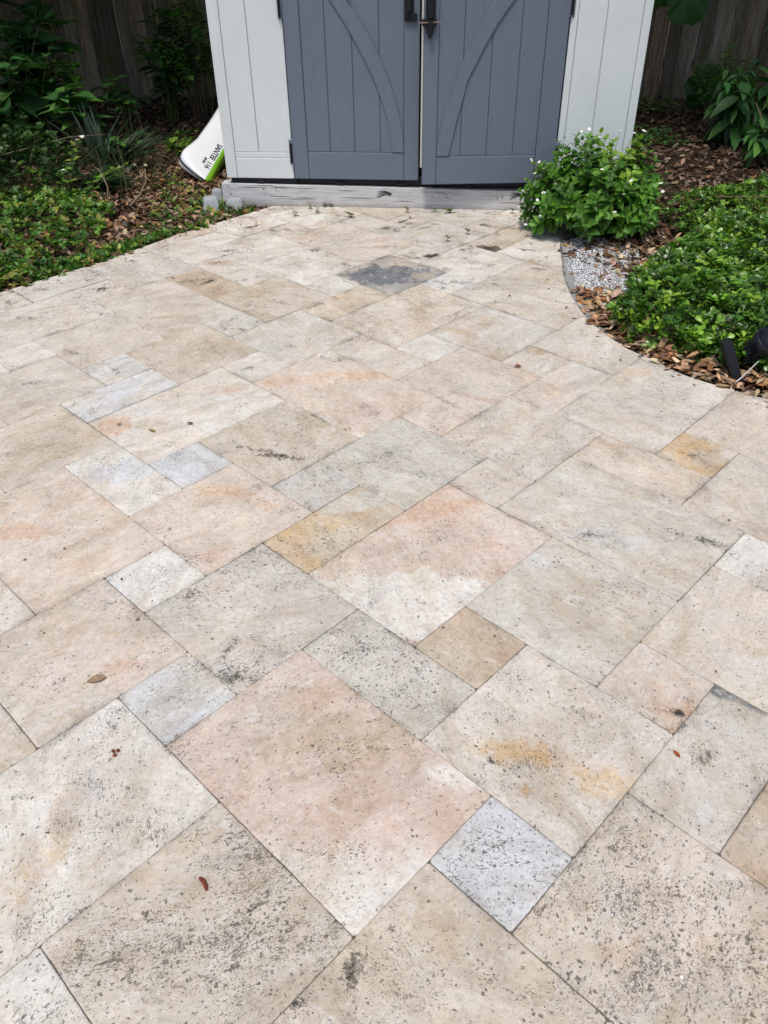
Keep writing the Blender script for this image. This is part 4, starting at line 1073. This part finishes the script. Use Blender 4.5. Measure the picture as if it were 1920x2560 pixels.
# ------------------------------------------------------------ plants as things
def curve_pts(a, b, bend, k=6):
    a, b = Vector(a), Vector(b); mid_ = (a+b)/2+Vector(bend); out = []
    for i in range(k+1):
        u = i/k; out.append(a*(1-u)**2+mid_*2*u*(1-u)+b*u*u)
    return out
def shrub(name, label, cat, base, nst, h, spread, leafL, wf, nper, cols, mat, shape='ovate', droop=.3, low=.35, group=None, stemr=.006, lean=(0, 0), stem_m='stem', curl=.25, tipup=.5, hvar=.3):
    root = empty(name, (base[0], base[1], base[2] if len(base) > 2 else -.03)); tag(root, label, cat, group)
    bm = bmesh.new(); P, D, N, Cc, Ls = [], [], [], [], []
    for i in range(nst):
        a = random.uniform(0, 6.283); r = spread*math.sqrt(random.random()); hh = h*random.uniform(1-hvar, 1+hvar*.3)*(1-.35*(r/max(spread, .01))**2)
        tip = Vector((math.cos(a)*r+lean[0], math.sin(a)*r+lean[1], hh)); b0 = Vector((math.cos(a)*r*.2, math.sin(a)*r*.2, 0))
        pts = curve_pts(b0, tip, (random.uniform(-.1, .1)*h-math.cos(a)*r*.2, random.uniform(-.1, .1)*h-math.sin(a)*r*.2, h*.12))
        tube(bm, pts, [stemr*(1-.75*k/len(pts)) for k in range(len(pts))], 5, False)
        for k in range(nper):
            u = low+(1-low)*(k+random.random())/nper; q = u*(len(pts)-1); i0 = min(int(q), len(pts)-2); p = pts[i0].lerp(pts[i0+1], q-i0)
            an = k*2.4+i; out = Vector((math.cos(an), math.sin(an), random.uniform(-.1, tipup)-droop*(1-u)))
            P.append(p[:]); D.append(out[:]); N.append((-.3*out.x+random.gauss(0, .2), -.3*out.y+random.gauss(0, .2), 1)); Ls.append(leafL*random.uniform(.6, 1.15)*(1 if u < .9 else .6))
    n = len(P); Ls = np.array(Ls)
    a = Acc(); a.add(*leaves(np.array(P), np.array(D), np.array(N), Ls, Ls*wf, pick(cols, n, .2), shape, rng.uniform(.1, .4, n), rng.uniform(.3, 1.3, n)*curl))
    bm_obj('stem', bm, M[stem_m], root, True); a.obj('foliage', mat, root)
    return root
DK = [(.045, .135, .034), (.06, .165, .04), (.034, .095, .028), (.09, .22, .042)]
DKB = [(.12, .27, .035), (.08, .20, .03), (.16, .31, .05)]
g1 = 'broad leaved plants at far left'
shrub('broadleaf_plant', 'tall broad leaved green plant at the far left against the fence', 'plant', (-2.95, 5.9), 11, .95, .45, .25, .32, 12, DK, M['leaf_dark'], 'heart', .5, .3, g1, .010)
shrub('broadleaf_plant', 'broad leaved plant with a whorl of long pointed leaves, left of the dark gap', 'plant', (-2.42, 5.45), 3, .60, .10, .27, .31, 9, DK, M['leaf_dark'], 'heart', .2, .55, g1, .010)
shrub('broadleaf_plant', 'broad leaved plant cut by the left picture edge above the weeds', 'plant', (-3.20, 5.2), 10, .80, .35, .24, .34, 11, DK, M['leaf_dark'], 'heart', .5, .3, g1, .010)
shrub('broadleaf_plant', 'low broad leaved plant over the dead leaves, nearest the kayak', 'plant', (-2.15, 5.55), 6, .34, .26, .15, .30, 8, DK, M['leaf_dark'], 'heart', .3, .3, g1, .006)
shrub('croton_plant', 'small leaved bright green plant in front of the dark fence at left', 'plant', (-2.62, 6.05), 7, .80, .22, .12, .27, 20, DKB, M['leaf_green'], 'obov', .3, .62, None, .006)
shrub('croton_plant', 'drooping small leaved plant right of the bright green one', 'plant', (-2.25, 6.25), 5, .62, .16, .13, .25, 14, DK, M['leaf_dark'], 'obov', .5, .6, None, .006)
shrub('broadleaf_plant', 'uppermost broad leaves in the top left corner', 'plant', (-3.1, 6.5), 11, 1.25, .6, .24, .34, 12, DK, M['leaf_dark'], 'heart', .5, .45, g1, .012)
shrub('climbing_shrub', 'small leaved shrub hanging over the fence just left of the shed', 'shrub', (-1.72, 6.9), 26, 1.15, .52, .070, .40, 46, DK+DKB, M['leaf_gloss'], 'ovate', .2, .35, None, .007, (0, -.2), 'bark')
shrub('seedling_plant', 'young green plant growing beside the kayak end', 'plant', (-1.72, 5.72), 5, .14, .10, .085, .38, 6, GL, M['leaf_green'], 'ovate', .1, .3, None, .003)
shrub('broadleaf_plant', 'dark broad leaved plant between the bright one and the shed, against the fence', 'plant', (-2.0, 6.9), 9, .95, .30, .19, .32, 11, DK, M['leaf_dark'], 'heart', .4, .3, g1, .008)
# iris like fan of strap leaves
def strap_clump(label, base, n, L, spread, cols, lean):
    root = empty('strap_leaf_clump', (*base, -.03)); tag(root, label, 'plant')
    a = rng.uniform(0, 6.283, n); r = rng.uniform(0, .07, n)
    P = np.stack([np.cos(a)*r, np.sin(a)*r*.6, np.zeros(n)], 1)
    D = np.stack([np.cos(a)*spread+lean[0]+rng.normal(0, .1, n), np.sin(a)*spread*.7+lean[1], np.full(n, .8)], 1)
    Ln = L*rng.uniform(.6, 1.1, n)
    acc = Acc(); acc.add(*leaves(P, D, np.stack([-D[:, 0]*.3, -D[:, 1]*.3-.5, np.full(n, .8)], 1), Ln, Ln*.032, pick(cols, n, .2), 'blade', .3, rng.uniform(.2, .65, n)))
    acc.obj('foliage', M['leaf_dark'], root)
strap_clump('clump of dark strap shaped leaves leaning right over dead leaves', (-2.20, 4.70), 110, .31, .30, [(.010, .034, .008), (.016, .048, .012), (.007, .024, .007)], (.95, -.15))
strap_clump('second, darker clump of strap shaped leaves behind the first', (-2.15, 5.25), 70, .42, .5, [(.012, .03, .014), (.02, .05, .02)], (.3, 0))

def flower_mesh():
    acc = Acc(); n = 5
    a = np.arange(5)*2*math.pi/5
    D = np.stack([np.cos(a), np.sin(a), np.full(5, .25)], 1)
    acc.add(*leaves(np.zeros((5, 3)), D, np.tile([0, 0, 1.0], (5, 1)), .010, .0046, np.tile([.85, .85, .87], (5, 1)), 'obov', .1, .2))
    return np_mesh('petals', np.concatenate(acc.V), np.concatenate(acc.F))
FM = flower_mesh()
bm = bmesh.new(); bmesh.ops.create_icosphere(bm, subdivisions=1, radius=.0028); EM = bpy.data.meshes.new('flower_eye'); bm.to_mesh(EM); bm.free(); EM.materials.append(M['petal_eye'])
FM.materials.append(M['petal'])
def flower(parent, p, s=1.0):
    f = bpy.data.objects.new('flower', FM); COL.objects.link(f); f.parent = parent; f.location = p; f.scale = (s, s, s)
    f.rotation_euler = (random.uniform(-.6, .9), random.uniform(-.6, .6), random.uniform(0, 6.28))
    e = bpy.data.objects.new('eye', EM); COL.objects.link(e); e.parent = f; e.location = (0, 0, .0015)

# white flowered bush at the right corner of the shed --------------------------
BC = Vector((1.035, 3.67, -.03)); root = empty('flowering_bush', BC); tag(root, 'rounded leafy green bush dotted with small white flowers at the right shed corner', 'bush')
bm = bmesh.new(); P, D, N, Ls, Cc, fl = [], [], [], [], [], []
BG = [(.075, .19, .024), (.095, .23, .026), (.12, .27, .034), (.055, .145, .02)]
def bush_r(az, el):
    return 1+.24*noise.noise(Vector((math.cos(az)*1.6, math.sin(az)*1.6, el*2.0)))+.18*noise.noise(Vector((math.cos(az)*4, math.sin(az)*4, el*4)))
for i in range(270):
    az_ = random.uniform(0, 6.283); el = math.asin(random.uniform(-.28, 1)); rr = bush_r(az_, el)*random.choice([1, 1, .9, .75, .6])
    tip = Vector((math.cos(az_)*math.cos(el)*.44*rr, math.sin(az_)*math.cos(el)*.36*rr, .20+math.sin(el)*.38*rr))
    if el < .25: tip.z = max(.03, tip.z)
    b0 = Vector((math.cos(az_)*.09*random.random(), math.sin(az_)*.08*random.random(), 0))
    pts = curve_pts(b0, tip, (0, 0, .10*(1-el)), 6)
    tube(bm, pts, [.0035-.0004*k for k in range(7)], 4, False)
    col = np.array(random.choice(BG))*random.uniform(.75, 1.25)
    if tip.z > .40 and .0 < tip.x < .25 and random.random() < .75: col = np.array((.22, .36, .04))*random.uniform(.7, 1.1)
    dirt = (pts[-1]-pts[-2]).normalized()
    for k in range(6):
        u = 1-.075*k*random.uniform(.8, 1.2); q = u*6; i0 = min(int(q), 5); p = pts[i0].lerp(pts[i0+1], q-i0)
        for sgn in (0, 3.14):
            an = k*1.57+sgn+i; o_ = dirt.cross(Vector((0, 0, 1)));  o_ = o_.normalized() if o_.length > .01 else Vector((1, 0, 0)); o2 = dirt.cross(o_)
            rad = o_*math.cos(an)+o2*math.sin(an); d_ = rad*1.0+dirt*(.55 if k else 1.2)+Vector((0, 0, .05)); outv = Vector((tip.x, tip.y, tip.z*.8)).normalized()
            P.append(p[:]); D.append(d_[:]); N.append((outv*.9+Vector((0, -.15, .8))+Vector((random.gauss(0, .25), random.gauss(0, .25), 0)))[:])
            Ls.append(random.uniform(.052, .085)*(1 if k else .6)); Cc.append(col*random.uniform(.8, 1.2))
    if random.random() < .36 and rr > .85 and len(fl) < 46 and (tip.y < .05 or tip.z > .45): fl.append(tip+(Vector((tip.x, tip.y, .25)).normalized()*.6+dirt*.4)*random.uniform(.03, .06)+Vector((0, -.015, .012)))
for tx, ty, tz in ((.50, .02, .33), (.53, .03, .30), (.55, .05, .26), (.12, .1, .61), (.20, .08, .60), (-.05, .1, .60), (-.42, -.1, .42), (-.46, -.08, .30), (-.38, -.15, .46), (-.5, -.1, .22), (.3, .05, .55), (.32, .0, .50)):
    tip = Vector((tx, ty, tz)); pts = curve_pts((tx*.2, ty*.2, .1), tip, (0, 0, .05), 5); tube(bm, pts, .0014, 4, False); fl.append(tip)
    p = tip-Vector((0, 0, .05)); 
    for sg in (1, -1):
        P.append((pts[3])[:]); D.append((sg*.8, -.3, .5)); N.append((0, -.4, 1)); Ls.append(.04); Cc.append(np.array(BG[1]))
n = len(P); Ls = np.array(Ls)
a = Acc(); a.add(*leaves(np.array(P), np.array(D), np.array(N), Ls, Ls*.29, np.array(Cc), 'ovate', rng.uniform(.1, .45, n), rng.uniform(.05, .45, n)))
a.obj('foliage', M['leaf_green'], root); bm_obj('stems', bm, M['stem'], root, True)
for p in fl[:88]:
    for q in range(1): flower(root, p, random.uniform(.85, 1.25))

root.scale = (.90, .92, .88)
# flowering runners on the left
root = empty('trailing_flower_plant', (-2.2, 4.4, -.03)); tag(root, 'thin trailing plant with small white flowers leaning over the strap leaves', 'plant')
bm = bmesh.new(); P, D, N = [], [], []
for tx, ty, tz in ((.02, .38, .32), (.06, .36, .34), (.30, .3, .16), (.38, .30, .18), (.44, .36, .16), (-.35, .15, .25), (-.3, .2, .2), (.34, .28, .16), (.0, .0, .22)):
    pts = curve_pts((tx*.1, -.05, 0), (tx, ty, tz), (0, 0, .12), 7); tube(bm, pts, .002, 4, False)
    for p in pts[2:-1]:
        for sg in (1, -1): P.append(p[:]); D.append((random.gauss(0, 1), random.gauss(0, 1), .3)); N.append((0, -.2, 1))
    for q in range(3): flower(root, Vector((tx, ty, tz))+Vector((random.uniform(-.015, .015), random.uniform(-.015, .015), random.uniform(0, .012))), 1.2)
n = len(P); a = Acc(); a.add(*leaves(np.array(P), np.array(D), np.array(N), .045, .015, pick(GL+[(.16, .26, .05)], n), 'ovate', .2, .2))
a.obj('foliage', M['leaf_green'], root); bm_obj('stems', bm, M['stem'], root, True)

# right hand plants -------------------------------------------------------------
shrub('long_leaf_shrub', 'dark shrub with long drooping leaves at the right, in front of the fence', 'shrub', (2.60, 5.75), 13, .62, .30, .20, .20, 13, DK, M['leaf_dark'], 'lance', .9, .3, None, .008, curl=.5, tipup=.1)
shrub('long_leaf_shrub', 'lower long leaved dark shrub nearer the hedge at right', 'shrub', (2.66, 5.05), 9, .40, .26, .18, .20, 10, DK, M['leaf_dark'], 'lance', .7, .35, None, .007, curl=.5, tipup=.2)
shrub('long_leaf_shrub', 'long leaved branch cut by the right picture edge, highest at that side', 'shrub', (3.2, 6.0), 7, 1.25, .3, .26, .17, 8, DK, M['leaf_dark'], 'lance', .9, .6, None, .009, curl=.5, tipup=.1)
shrub('bright_leaf_shrub', 'bright green leaved shrub at the right picture edge above the hedge', 'shrub', (2.85, 4.75), 9, .42, .26, .10, .22, 10, GL, M['leaf_green'], 'lance', .2, .35, None, .005)
shrub('twiggy_shrub', 'small leaved twiggy shrub in front of the fence at right', 'shrub', (2.72, 6.5), 22, .66, .36, .05, .38, 24, DKB, M['leaf_green'], 'ovate', .1, .3, None, .005, stem_m='twig')
shrub('twiggy_shrub', 'small leaved seedlings at the fence foot right of the shed', 'shrub', (2.25, 6.9), 20, .18, .42, .05, .36, 9, DK+DKB, M['leaf_green'], 'ovate', .1, .2, None, .003)
shrub('twiggy_shrub', 'creeping small leaved patch on dead leaves beside the shed wall at right', 'shrub', (1.98, 5.9), 26, .10, .45, .045, .36, 8, DK+[(.045, .11, .03)], M['leaf_green'], 'ovate', .1, .15, None, .003)
def big_leaf(label, base, specs):
    """large lobed, creased leaves on stalks"""
    root = empty('large_leaf_vine', base); tag(root, label, 'vine')
    bm = bmesh.new()
    for (x, y, z, dx, dy, dz, L_) in specs:
        tube(bm, curve_pts((0, .05, 0), (x, y, z), (.02, .0, .1), 6), .005, 5, False)
        d = Vector((dx, dy, dz)).normalized(); nrm = Vector((.15, -1, .45)); s_ = d.cross(nrm).normalized(); nrm = s_.cross(d).normalized()
        b2 = bmesh.new(); K = 84; rings = []
        for r_ in range(7):
            ring = []
            for k in range(K):
                th = -math.pi+2*math.pi*k/K
                lob = .5+.13*math.cos(th)+.075*abs(math.cos(2.5*th))**.7+.022*math.sin(th*21)+.012*math.sin(th*33+1)-.24*math.exp(-((abs(th)-math.pi)/.22)**2)
                q = lob*(r_/6)*L_
                fold = .05*L_*(r_/6)*math.cos(th*7)-.16*L_*(r_/6)**2
                c_ = Vector((x, y, z))+d*(q*math.cos(th)+.35*L_)+s_*q*math.sin(th)*1.05+nrm*fold
                ring.append(b2.verts.new(c_))
            rings.append(ring)
        for r_ in range(6):
            for k in range(K): b2.faces.new((rings[r_][k], rings[r_][(k+1) % K], rings[r_+1][(k+1) % K], rings[r_+1][k]))
        bmesh.ops.remove_doubles(b2, verts=b2.verts, dist=1e-5)
        o = bm_obj('leaf', b2, M['leaf_dark'], root, True)
        at_ = o.data.attributes.new('Col', 'FLOAT_COLOR', 'POINT'); cc_ = np.ones((len(o.data.vertices), 4), np.float32); cc_[:, :3] = (.035, .115, .022); at_.data.foreach_set('color', cc_.ravel())
    bm_obj('stem', bm, M['stem'], root, True)
big_leaf('vine with very large lobed leaves over the fence, right of the shed', (2.30, 7.0, .95), [(.0, -.25, .06, .55, -.1, -.55, .36), (-.12, -.28, .14, -.35, 0, -.8, .30), (-.35, -.1, -.35, .15, 0, -.7, .22)])
big_leaf('large lobed leaf low in front of the fence foot at right', (2.72, 7.0, -.03), [(-.02, -.25, .06, .15, -.05, .85, .34), (.14, -.1, .12, .5, 0, .5, .24)])

def stick(label, pts, r, m='twig', name='fallen_stick'):
    bm = bmesh.new(); tube(bm, pts, [r*(1-.6*k/len(pts)) for k in range(len(pts))], 6)
    o = bm_obj(name, bm, M[m], None, True); tag(o, label, 'stick'); return o
stick('bent pale stick standing in the dead leaves left of the shed', [(-1.78, 4.30, 0), (-1.74, 4.42, .03), (-1.70, 4.5, .10), (-1.70, 4.52, .17)], .006)
stick('curved pale stalk beside the strap leaf clump', [(-1.93, 4.32, -.02), (-1.92, 4.38, .10), (-1.97, 4.44, .19), (-2.0, 4.45, .2)], .005)
stick('thick leaning cane at the far left', [(-3.15, 5.1, .0), (-2.95, 5.0, .25), (-3.25, 5.05, .75)], .014)
stick('long thin fallen cane across the dark weeds', [(-3.1, 4.3, .18), (-2.6, 4.5, .27), (-2.25, 4.85, .30), (-2.05, 5.0, .28)], .004, 'twig')
stick('bare brown stem rising through the right hand shrubs', [(2.62, 4.95, -.02), (2.58, 5.15, .2), (2.55, 5.35, .34)], .008, 'twig')
stick('thin bare runner lying on dead leaves right of the flowering bush', [(1.55, 4.0, .02), (1.8, 3.92, .10), (2.1, 3.75, .14), (2.35, 3.6, .12)], .003)
stick('thin twig lying on the left dead leaves in front of the blocks', [(-1.45, 3.98, -.01), (-1.25, 4.04, .005), (-1.1, 4.15, .01)], .003)
stick('forked bleached stick leaning across the leaves beside the garden light', [(1.140, 1.735, -.012), (1.158, 1.775, .002), (1.20, 1.80, .02), (1.27, 1.84, .07)], .0045, 'twig_pale')

# black garden spotlight ---------------------------------------------------------
lt = empty('garden_spotlight', (1.305, 1.865, -.03), R(-14)); tag(lt, 'black plastic garden spotlight with tilted box among tan leaves at the right edge', 'garden light')
bm = bmesh.new(); box(bm, -.019, .019, -.045, .045, -.085, .085, .005, 2)
o = bm_obj('battery_box', bm, M['black_plastic'], lt); o.location = (-.125, -.02, .085); o.rotation_euler = (R(-14), R(-24), R(8))
bm = bmesh.new()
prof = [(0, -.075), (.030, -.075), (.038, -.06), (.050, -.02), (.062, .04), (.066, .075), (.062, .078), (.055, .05), (0, .045)]
rings = []
for r_, z in prof:
    rings.append([bm.verts.new((max(r_, .0005)*math.cos(q*math.pi/14), max(r_, .0005)*math.sin(q*math.pi/14), z)) for q in range(28)])
for i in range(len(rings)-1):
    for q in range(28): bm.faces.new((rings[i][q], rings[i][(q+1) % 28], rings[i+1][(q+1) % 28], rings[i+1][q]))
for q in range(9):
    an = q*2*math.pi/9
    for s_ in (0,):
        tube(bm, [(.033*math.cos(an), .033*math.sin(an), -.066), (.056*math.cos(an), .056*math.sin(an), .0)], .004, 4)
o = bm_obj('lamp_head', bm, M['black_gloss'], lt, True); o.location = (-.028, .035, .122); o.rotation_euler = (R(24), R(28), 0); o.scale = (.88, .88, .88)
bm = bmesh.new(); tube(bm, [(0, .02, -.08), (-.01, .02, .03), (-.03, .025, .075)], [.006, .013, .011], 10)
for q in range(5): tube(bm, [(-.075, -.01+.0*q, .075+.013*q), (-.035, .02, .075+.010*q)], .0035, 5)
bm_obj('stake_bracket', bm, M['black_plastic'], lt)

# loose bits on the paving ----------------------------------------------------------
def one_leaf(name, label, x, y, L_, wf, col, ang, shape='oak', mat='leaf_dry', curl=.1, cat='fallen leaf', z=.004):
    a = Acc(); d = np.array([[math.cos(ang), math.sin(ang), .06]])
    a.add(*leaves(np.array([[0, 0, 0.]]), d, np.array([[.1, .05, 1.]]), L_, L_*wf, np.array([col]), shape, .35, curl))
    bm2 = a.obj(name, M[mat]); bm2.location = (x, y, z)
    tag(bm2, label, cat); return bm2
one_leaf('fallen_leaf', 'tan oak leaf on the greige slab at the left', -.955, .335, .050, .24, (.30, .21, .13), .35)
one_leaf('fallen_leaf', 'small red brown leaf on the grey slab at the right', .417, .10, .022, .22, (.30, .07, .02), -1.1)
one_leaf('fallen_leaf', 'small olive leaf on the pink and white slab left of centre', -1.062, 1.53, .035, .2, (.25, .20, .08), -.5)
one_leaf('fallen_leaf', 'brown leaf fragment on the slab just above the olive leaf', -.93, 1.57, .026, .25, (.16, .10, .08), -.2)
one_leaf('fallen_leaf', 'tiny dark leaf on the pale patch far left of the olive leaf', -1.19, 1.57, .022, .16, (.09, .05, .03), .0)
one_leaf('fallen_leaf', 'reddish leaf fragment on the slab right of centre near the hedge', .337, 1.965, .032, .34, (.26, .11, .05), .4)
one_leaf('fallen_leaf', 'brown leaf scrap near the white flecked back slabs', .42, 2.70, .022, .3, (.22, .13, .09), 1.2)
one_leaf('fallen_leaf', 'dark leaf scrap at the foot of the flowering bush', .655, 3.70, .022, .3, (.10, .06, .04), 1.0)
one_leaf('fallen_leaf', 'small brown leaf on the back left slab near the grass strip', -1.27, 3.02, .022, .3, (.15, .10, .07), .2)
one_leaf('fallen_leaf', 'upright curled leaf near the back left corner of the paving', -.93, 3.83, .04, .2, (.35, .25, .15), 1.3, curl=-.5)
# seed catkin
bm = bmesh.new()
for k in range(9):
    u = k/8; r_ = .0042+.001*math.sin(k*2.3)
    bmesh.ops.create_icosphere(bm, subdivisions=2, radius=r_*(1-.35*abs(u-.45)), matrix=Matrix.Translation((-.0135+.027*u, .002*math.sin(u*4), .0045)))
o = bm_obj('seed_catkin', bm, plain('catkin', (.17, .035, .015), .6, .3, .3), None, True); o.location = (-.583, -.182, 0); o.rotation_euler = (0, 0, R(-52)); tag(o, 'red brown seed catkin lying on the large speckled slab near the bottom left', 'catkin')
bm = bmesh.new()
for q in range(3):
    an = q*2.1+.6; bmesh.ops.create_icosphere(bm, subdivisions=2, radius=.0042, matrix=Matrix.Translation((.006*math.cos(an), .008*math.sin(an), .004)))
tube(bm, [(0, 0, .003), (.001, -.011, .003)], .0012, 5)
o = bm_obj('seed_cluster', bm, plain('seed_red', (.20, .05, .025), .6, .3, .3), None, True); o.location = (-.832, .128, 0); tag(o, 'three lobed red brown seed head on the pale slab at left', 'seed head')
bm = bmesh.new(); bmesh.ops.create_icosphere(bm, subdivisions=2, radius=.0042, matrix=Matrix.Translation((0, 0, .003)))
o = bm_obj('pebble', bm, plain('pebble_white', (.75, .73, .68), .6, .3, .1), None, True); o.location = (.288, -.372, 0); tag(o, 'tiny white pebble on the speckled slab at bottom right', 'pebble')

# seedlings in the joints by the beam
WL = ['weed sprout in the joint {}'.format(s) for s in ()]
spots = [(-.53, 4.205, 'beside another at the foot of the beam, leftmost pair'), (-.49, 4.20, 'at the foot of the beam, right one of the leftmost pair'), (-.57, 4.08, 'in the joint below the leftmost pair'), (-.36, 3.98, 'forming a small tuft on the back slabs, left of centre'),
 (-.70, 4.03, 'at the back left corner joint'), (-.02, 4.05, 'tall and thin, alone near the middle of the back row'), (.15, 4.06, 'under the door gap, near the beam'), (.24, 4.02, 'dark and rosette shaped, right of the middle'), (.62, 3.99, 'next to a tan slab by the bush'), (.70, 3.92, 'wide and bushy, nearest the flowering bush'),
 (.31, 3.62, 'rising from the joint above the white mossy slab'), (.19, 3.50, 'left one at the upper corner of the white mossy slab'), (.80, 3.95, 'tucked against the flowering bush'), (-.62, 4.16, 'between the corner joint and the leftmost pair')]
for k, (x, y, txt) in enumerate(spots):
    rt_ = empty('weed_sprout', (x, y, -.004)); tag(rt_, 'small green weed sprout ' + txt, 'weed', 'weed sprouts in the paving joints')
    big = k in (3, 9, 7)
    bm = bmesh.new(); P, D, N = [], [], []
    for s_ in range(5 if big else 2):
        tp = Vector((random.gauss(0, .02 if big else .008), random.gauss(0, .012), random.uniform(.02, .045)))
        pts = curve_pts((0, 0, 0), tp, (0, 0, .01), 4); tube(bm, pts, .0011, 4, False)
        for q in range(5): an = q*2.4; P.append(pts[2+q % 3][:]); D.append((math.cos(an), math.sin(an), .4)); N.append((0, 0, 1))
    n = len(P); a = Acc(); a.add(*leaves(np.array(P), np.array(D), np.array(N), .018, .0055, pick([(.14, .20, .04), (.22, .20, .07), (.10, .16, .03)], n), 'obov', .2, .1))
    bm_obj('stem', bm, M['stem'], rt_, True); a.obj('foliage', M['leaf_green'], rt_)

# unseen trees put in for shade, crowns shaped over the fence and beds ----------------------
def tree(label, x, y, h, crown, n, r0=.16, seed=1):
    rnd_ = random.Random(seed)
    root = empty('unseen_shade_tree', (x, y, -.05)); tag(root, label, 'tree')
    bm = bmesh.new(); top = Vector((crown[0]-x, crown[1]-y, crown[2]))
    tube(bm, curve_pts((0, 0, 0), top, (.2, .1, 0), 8), [r0*(1-.08*k) for k in range(9)], 9)
    cl = []
    for k in range(46):
        a_ = rnd_.uniform(0, 6.283); e_ = math.asin(rnd_.uniform(-.5, 1)); q = rnd_.uniform(.45, 1.0)
        c_ = top+Vector((math.cos(a_)*math.cos(e_)*crown[3]*q, math.sin(a_)*math.cos(e_)*crown[4]*q, math.sin(e_)*crown[5]*q)); cl.append(c_)
        if k < 16: tube(bm, curve_pts(top*rnd_.uniform(.6, .95), c_, (0, 0, .3), 5), [r0*.35*(1-.17*j) for j in range(6)], 6)
    bm_obj('trunk', bm, M['bark'], root, True)
    cl = np.array([c_[:] for c_ in cl]); ci = rng.integers(0, len(cl), n)
    P = cl[ci]+rng.normal(0, .30, (n, 3))*np.array([1.2, 1.2, .8])
    L = rng.uniform(.14, .24, n); D = rdir(n); D[:, 2] = rng.normal(-.1, .4, n)
    a = Acc(); a.add(*leaves(P, D, tilt(n, .6), L, L*.34, pick(DK, n, .2), 'small', .2, .2)); a.obj('crown', M['leaf_dark'], root)
tree('unseen shade tree, low crown shaped to darken the fence left of the shed', -3.4, 9.2, 4, (-3.0, 6.9, 2.3, 1.9, 1.5, 1.0), 16000, seed=3)
tree('unseen shade tree, crown placed to darken the dead leaves of the right bed', 4.6, 6.6, 4, (3.0, 5.7, 3.0, 1.45, 1.3, .7), 5500, seed=5)
tree('unseen shade tree beyond the left bed, crown added to shade the weeds', -6.2, 5.6, 4, (-5.1, 5.4, 2.7, 1.3, 1.5, 1.0), 8000, seed=8)

# crumbs and specks blown over the paving
def crumbs(poly, n, s0, s1, label):
    P = sample_poly(poly, n); P = np.array([p for p in P if inside(p, OUT)]); n = len(P); L = rng.uniform(s0, s1, n)
    D = rdir(n); D[:, 2] = rng.normal(0, .1, n)
    a = Acc(); a.add(*leaves(np.column_stack([P, np.full(n, .003)]), D, tilt(n, .3), L, L*rng.uniform(.12, .3, n), pick([(.10, .065, .04), (.16, .10, .06), (.07, .05, .035), (.24, .17, .11)], n), 'small', .2, .1))
    tag(a.obj('leaf_crumbs', M['leaf_dry']), label, 'leaf crumbs', kind='stuff')
crumbs([(-4, -.6), (3, -.6), (3, 1.2), (.7, 2.2), (.7, 4.1), (-.8, 4.3), (-4, .9)], 170, .004, .013, 'tiny leaf crumbs scattered over the paving')
crumbs([(.55, 3.9), (.62, 2.6), (.80, 1.95), (1.2, 1.58), (2.2, 1.25), (2.2, 1.5), (1.0, 2.2), (.9, 3.9)], 200, .005, .024, 'leaf crumbs along the curved edge of the paving')
crumbs([(-2.1, 2.7), (-.7, 4.1), (1.0, 3.85), (1.0, 4.1), (-.9, 4.3), (-2.4, 2.8)], 240, .005, .018, 'leaf crumbs along the back and left edges of the paving')
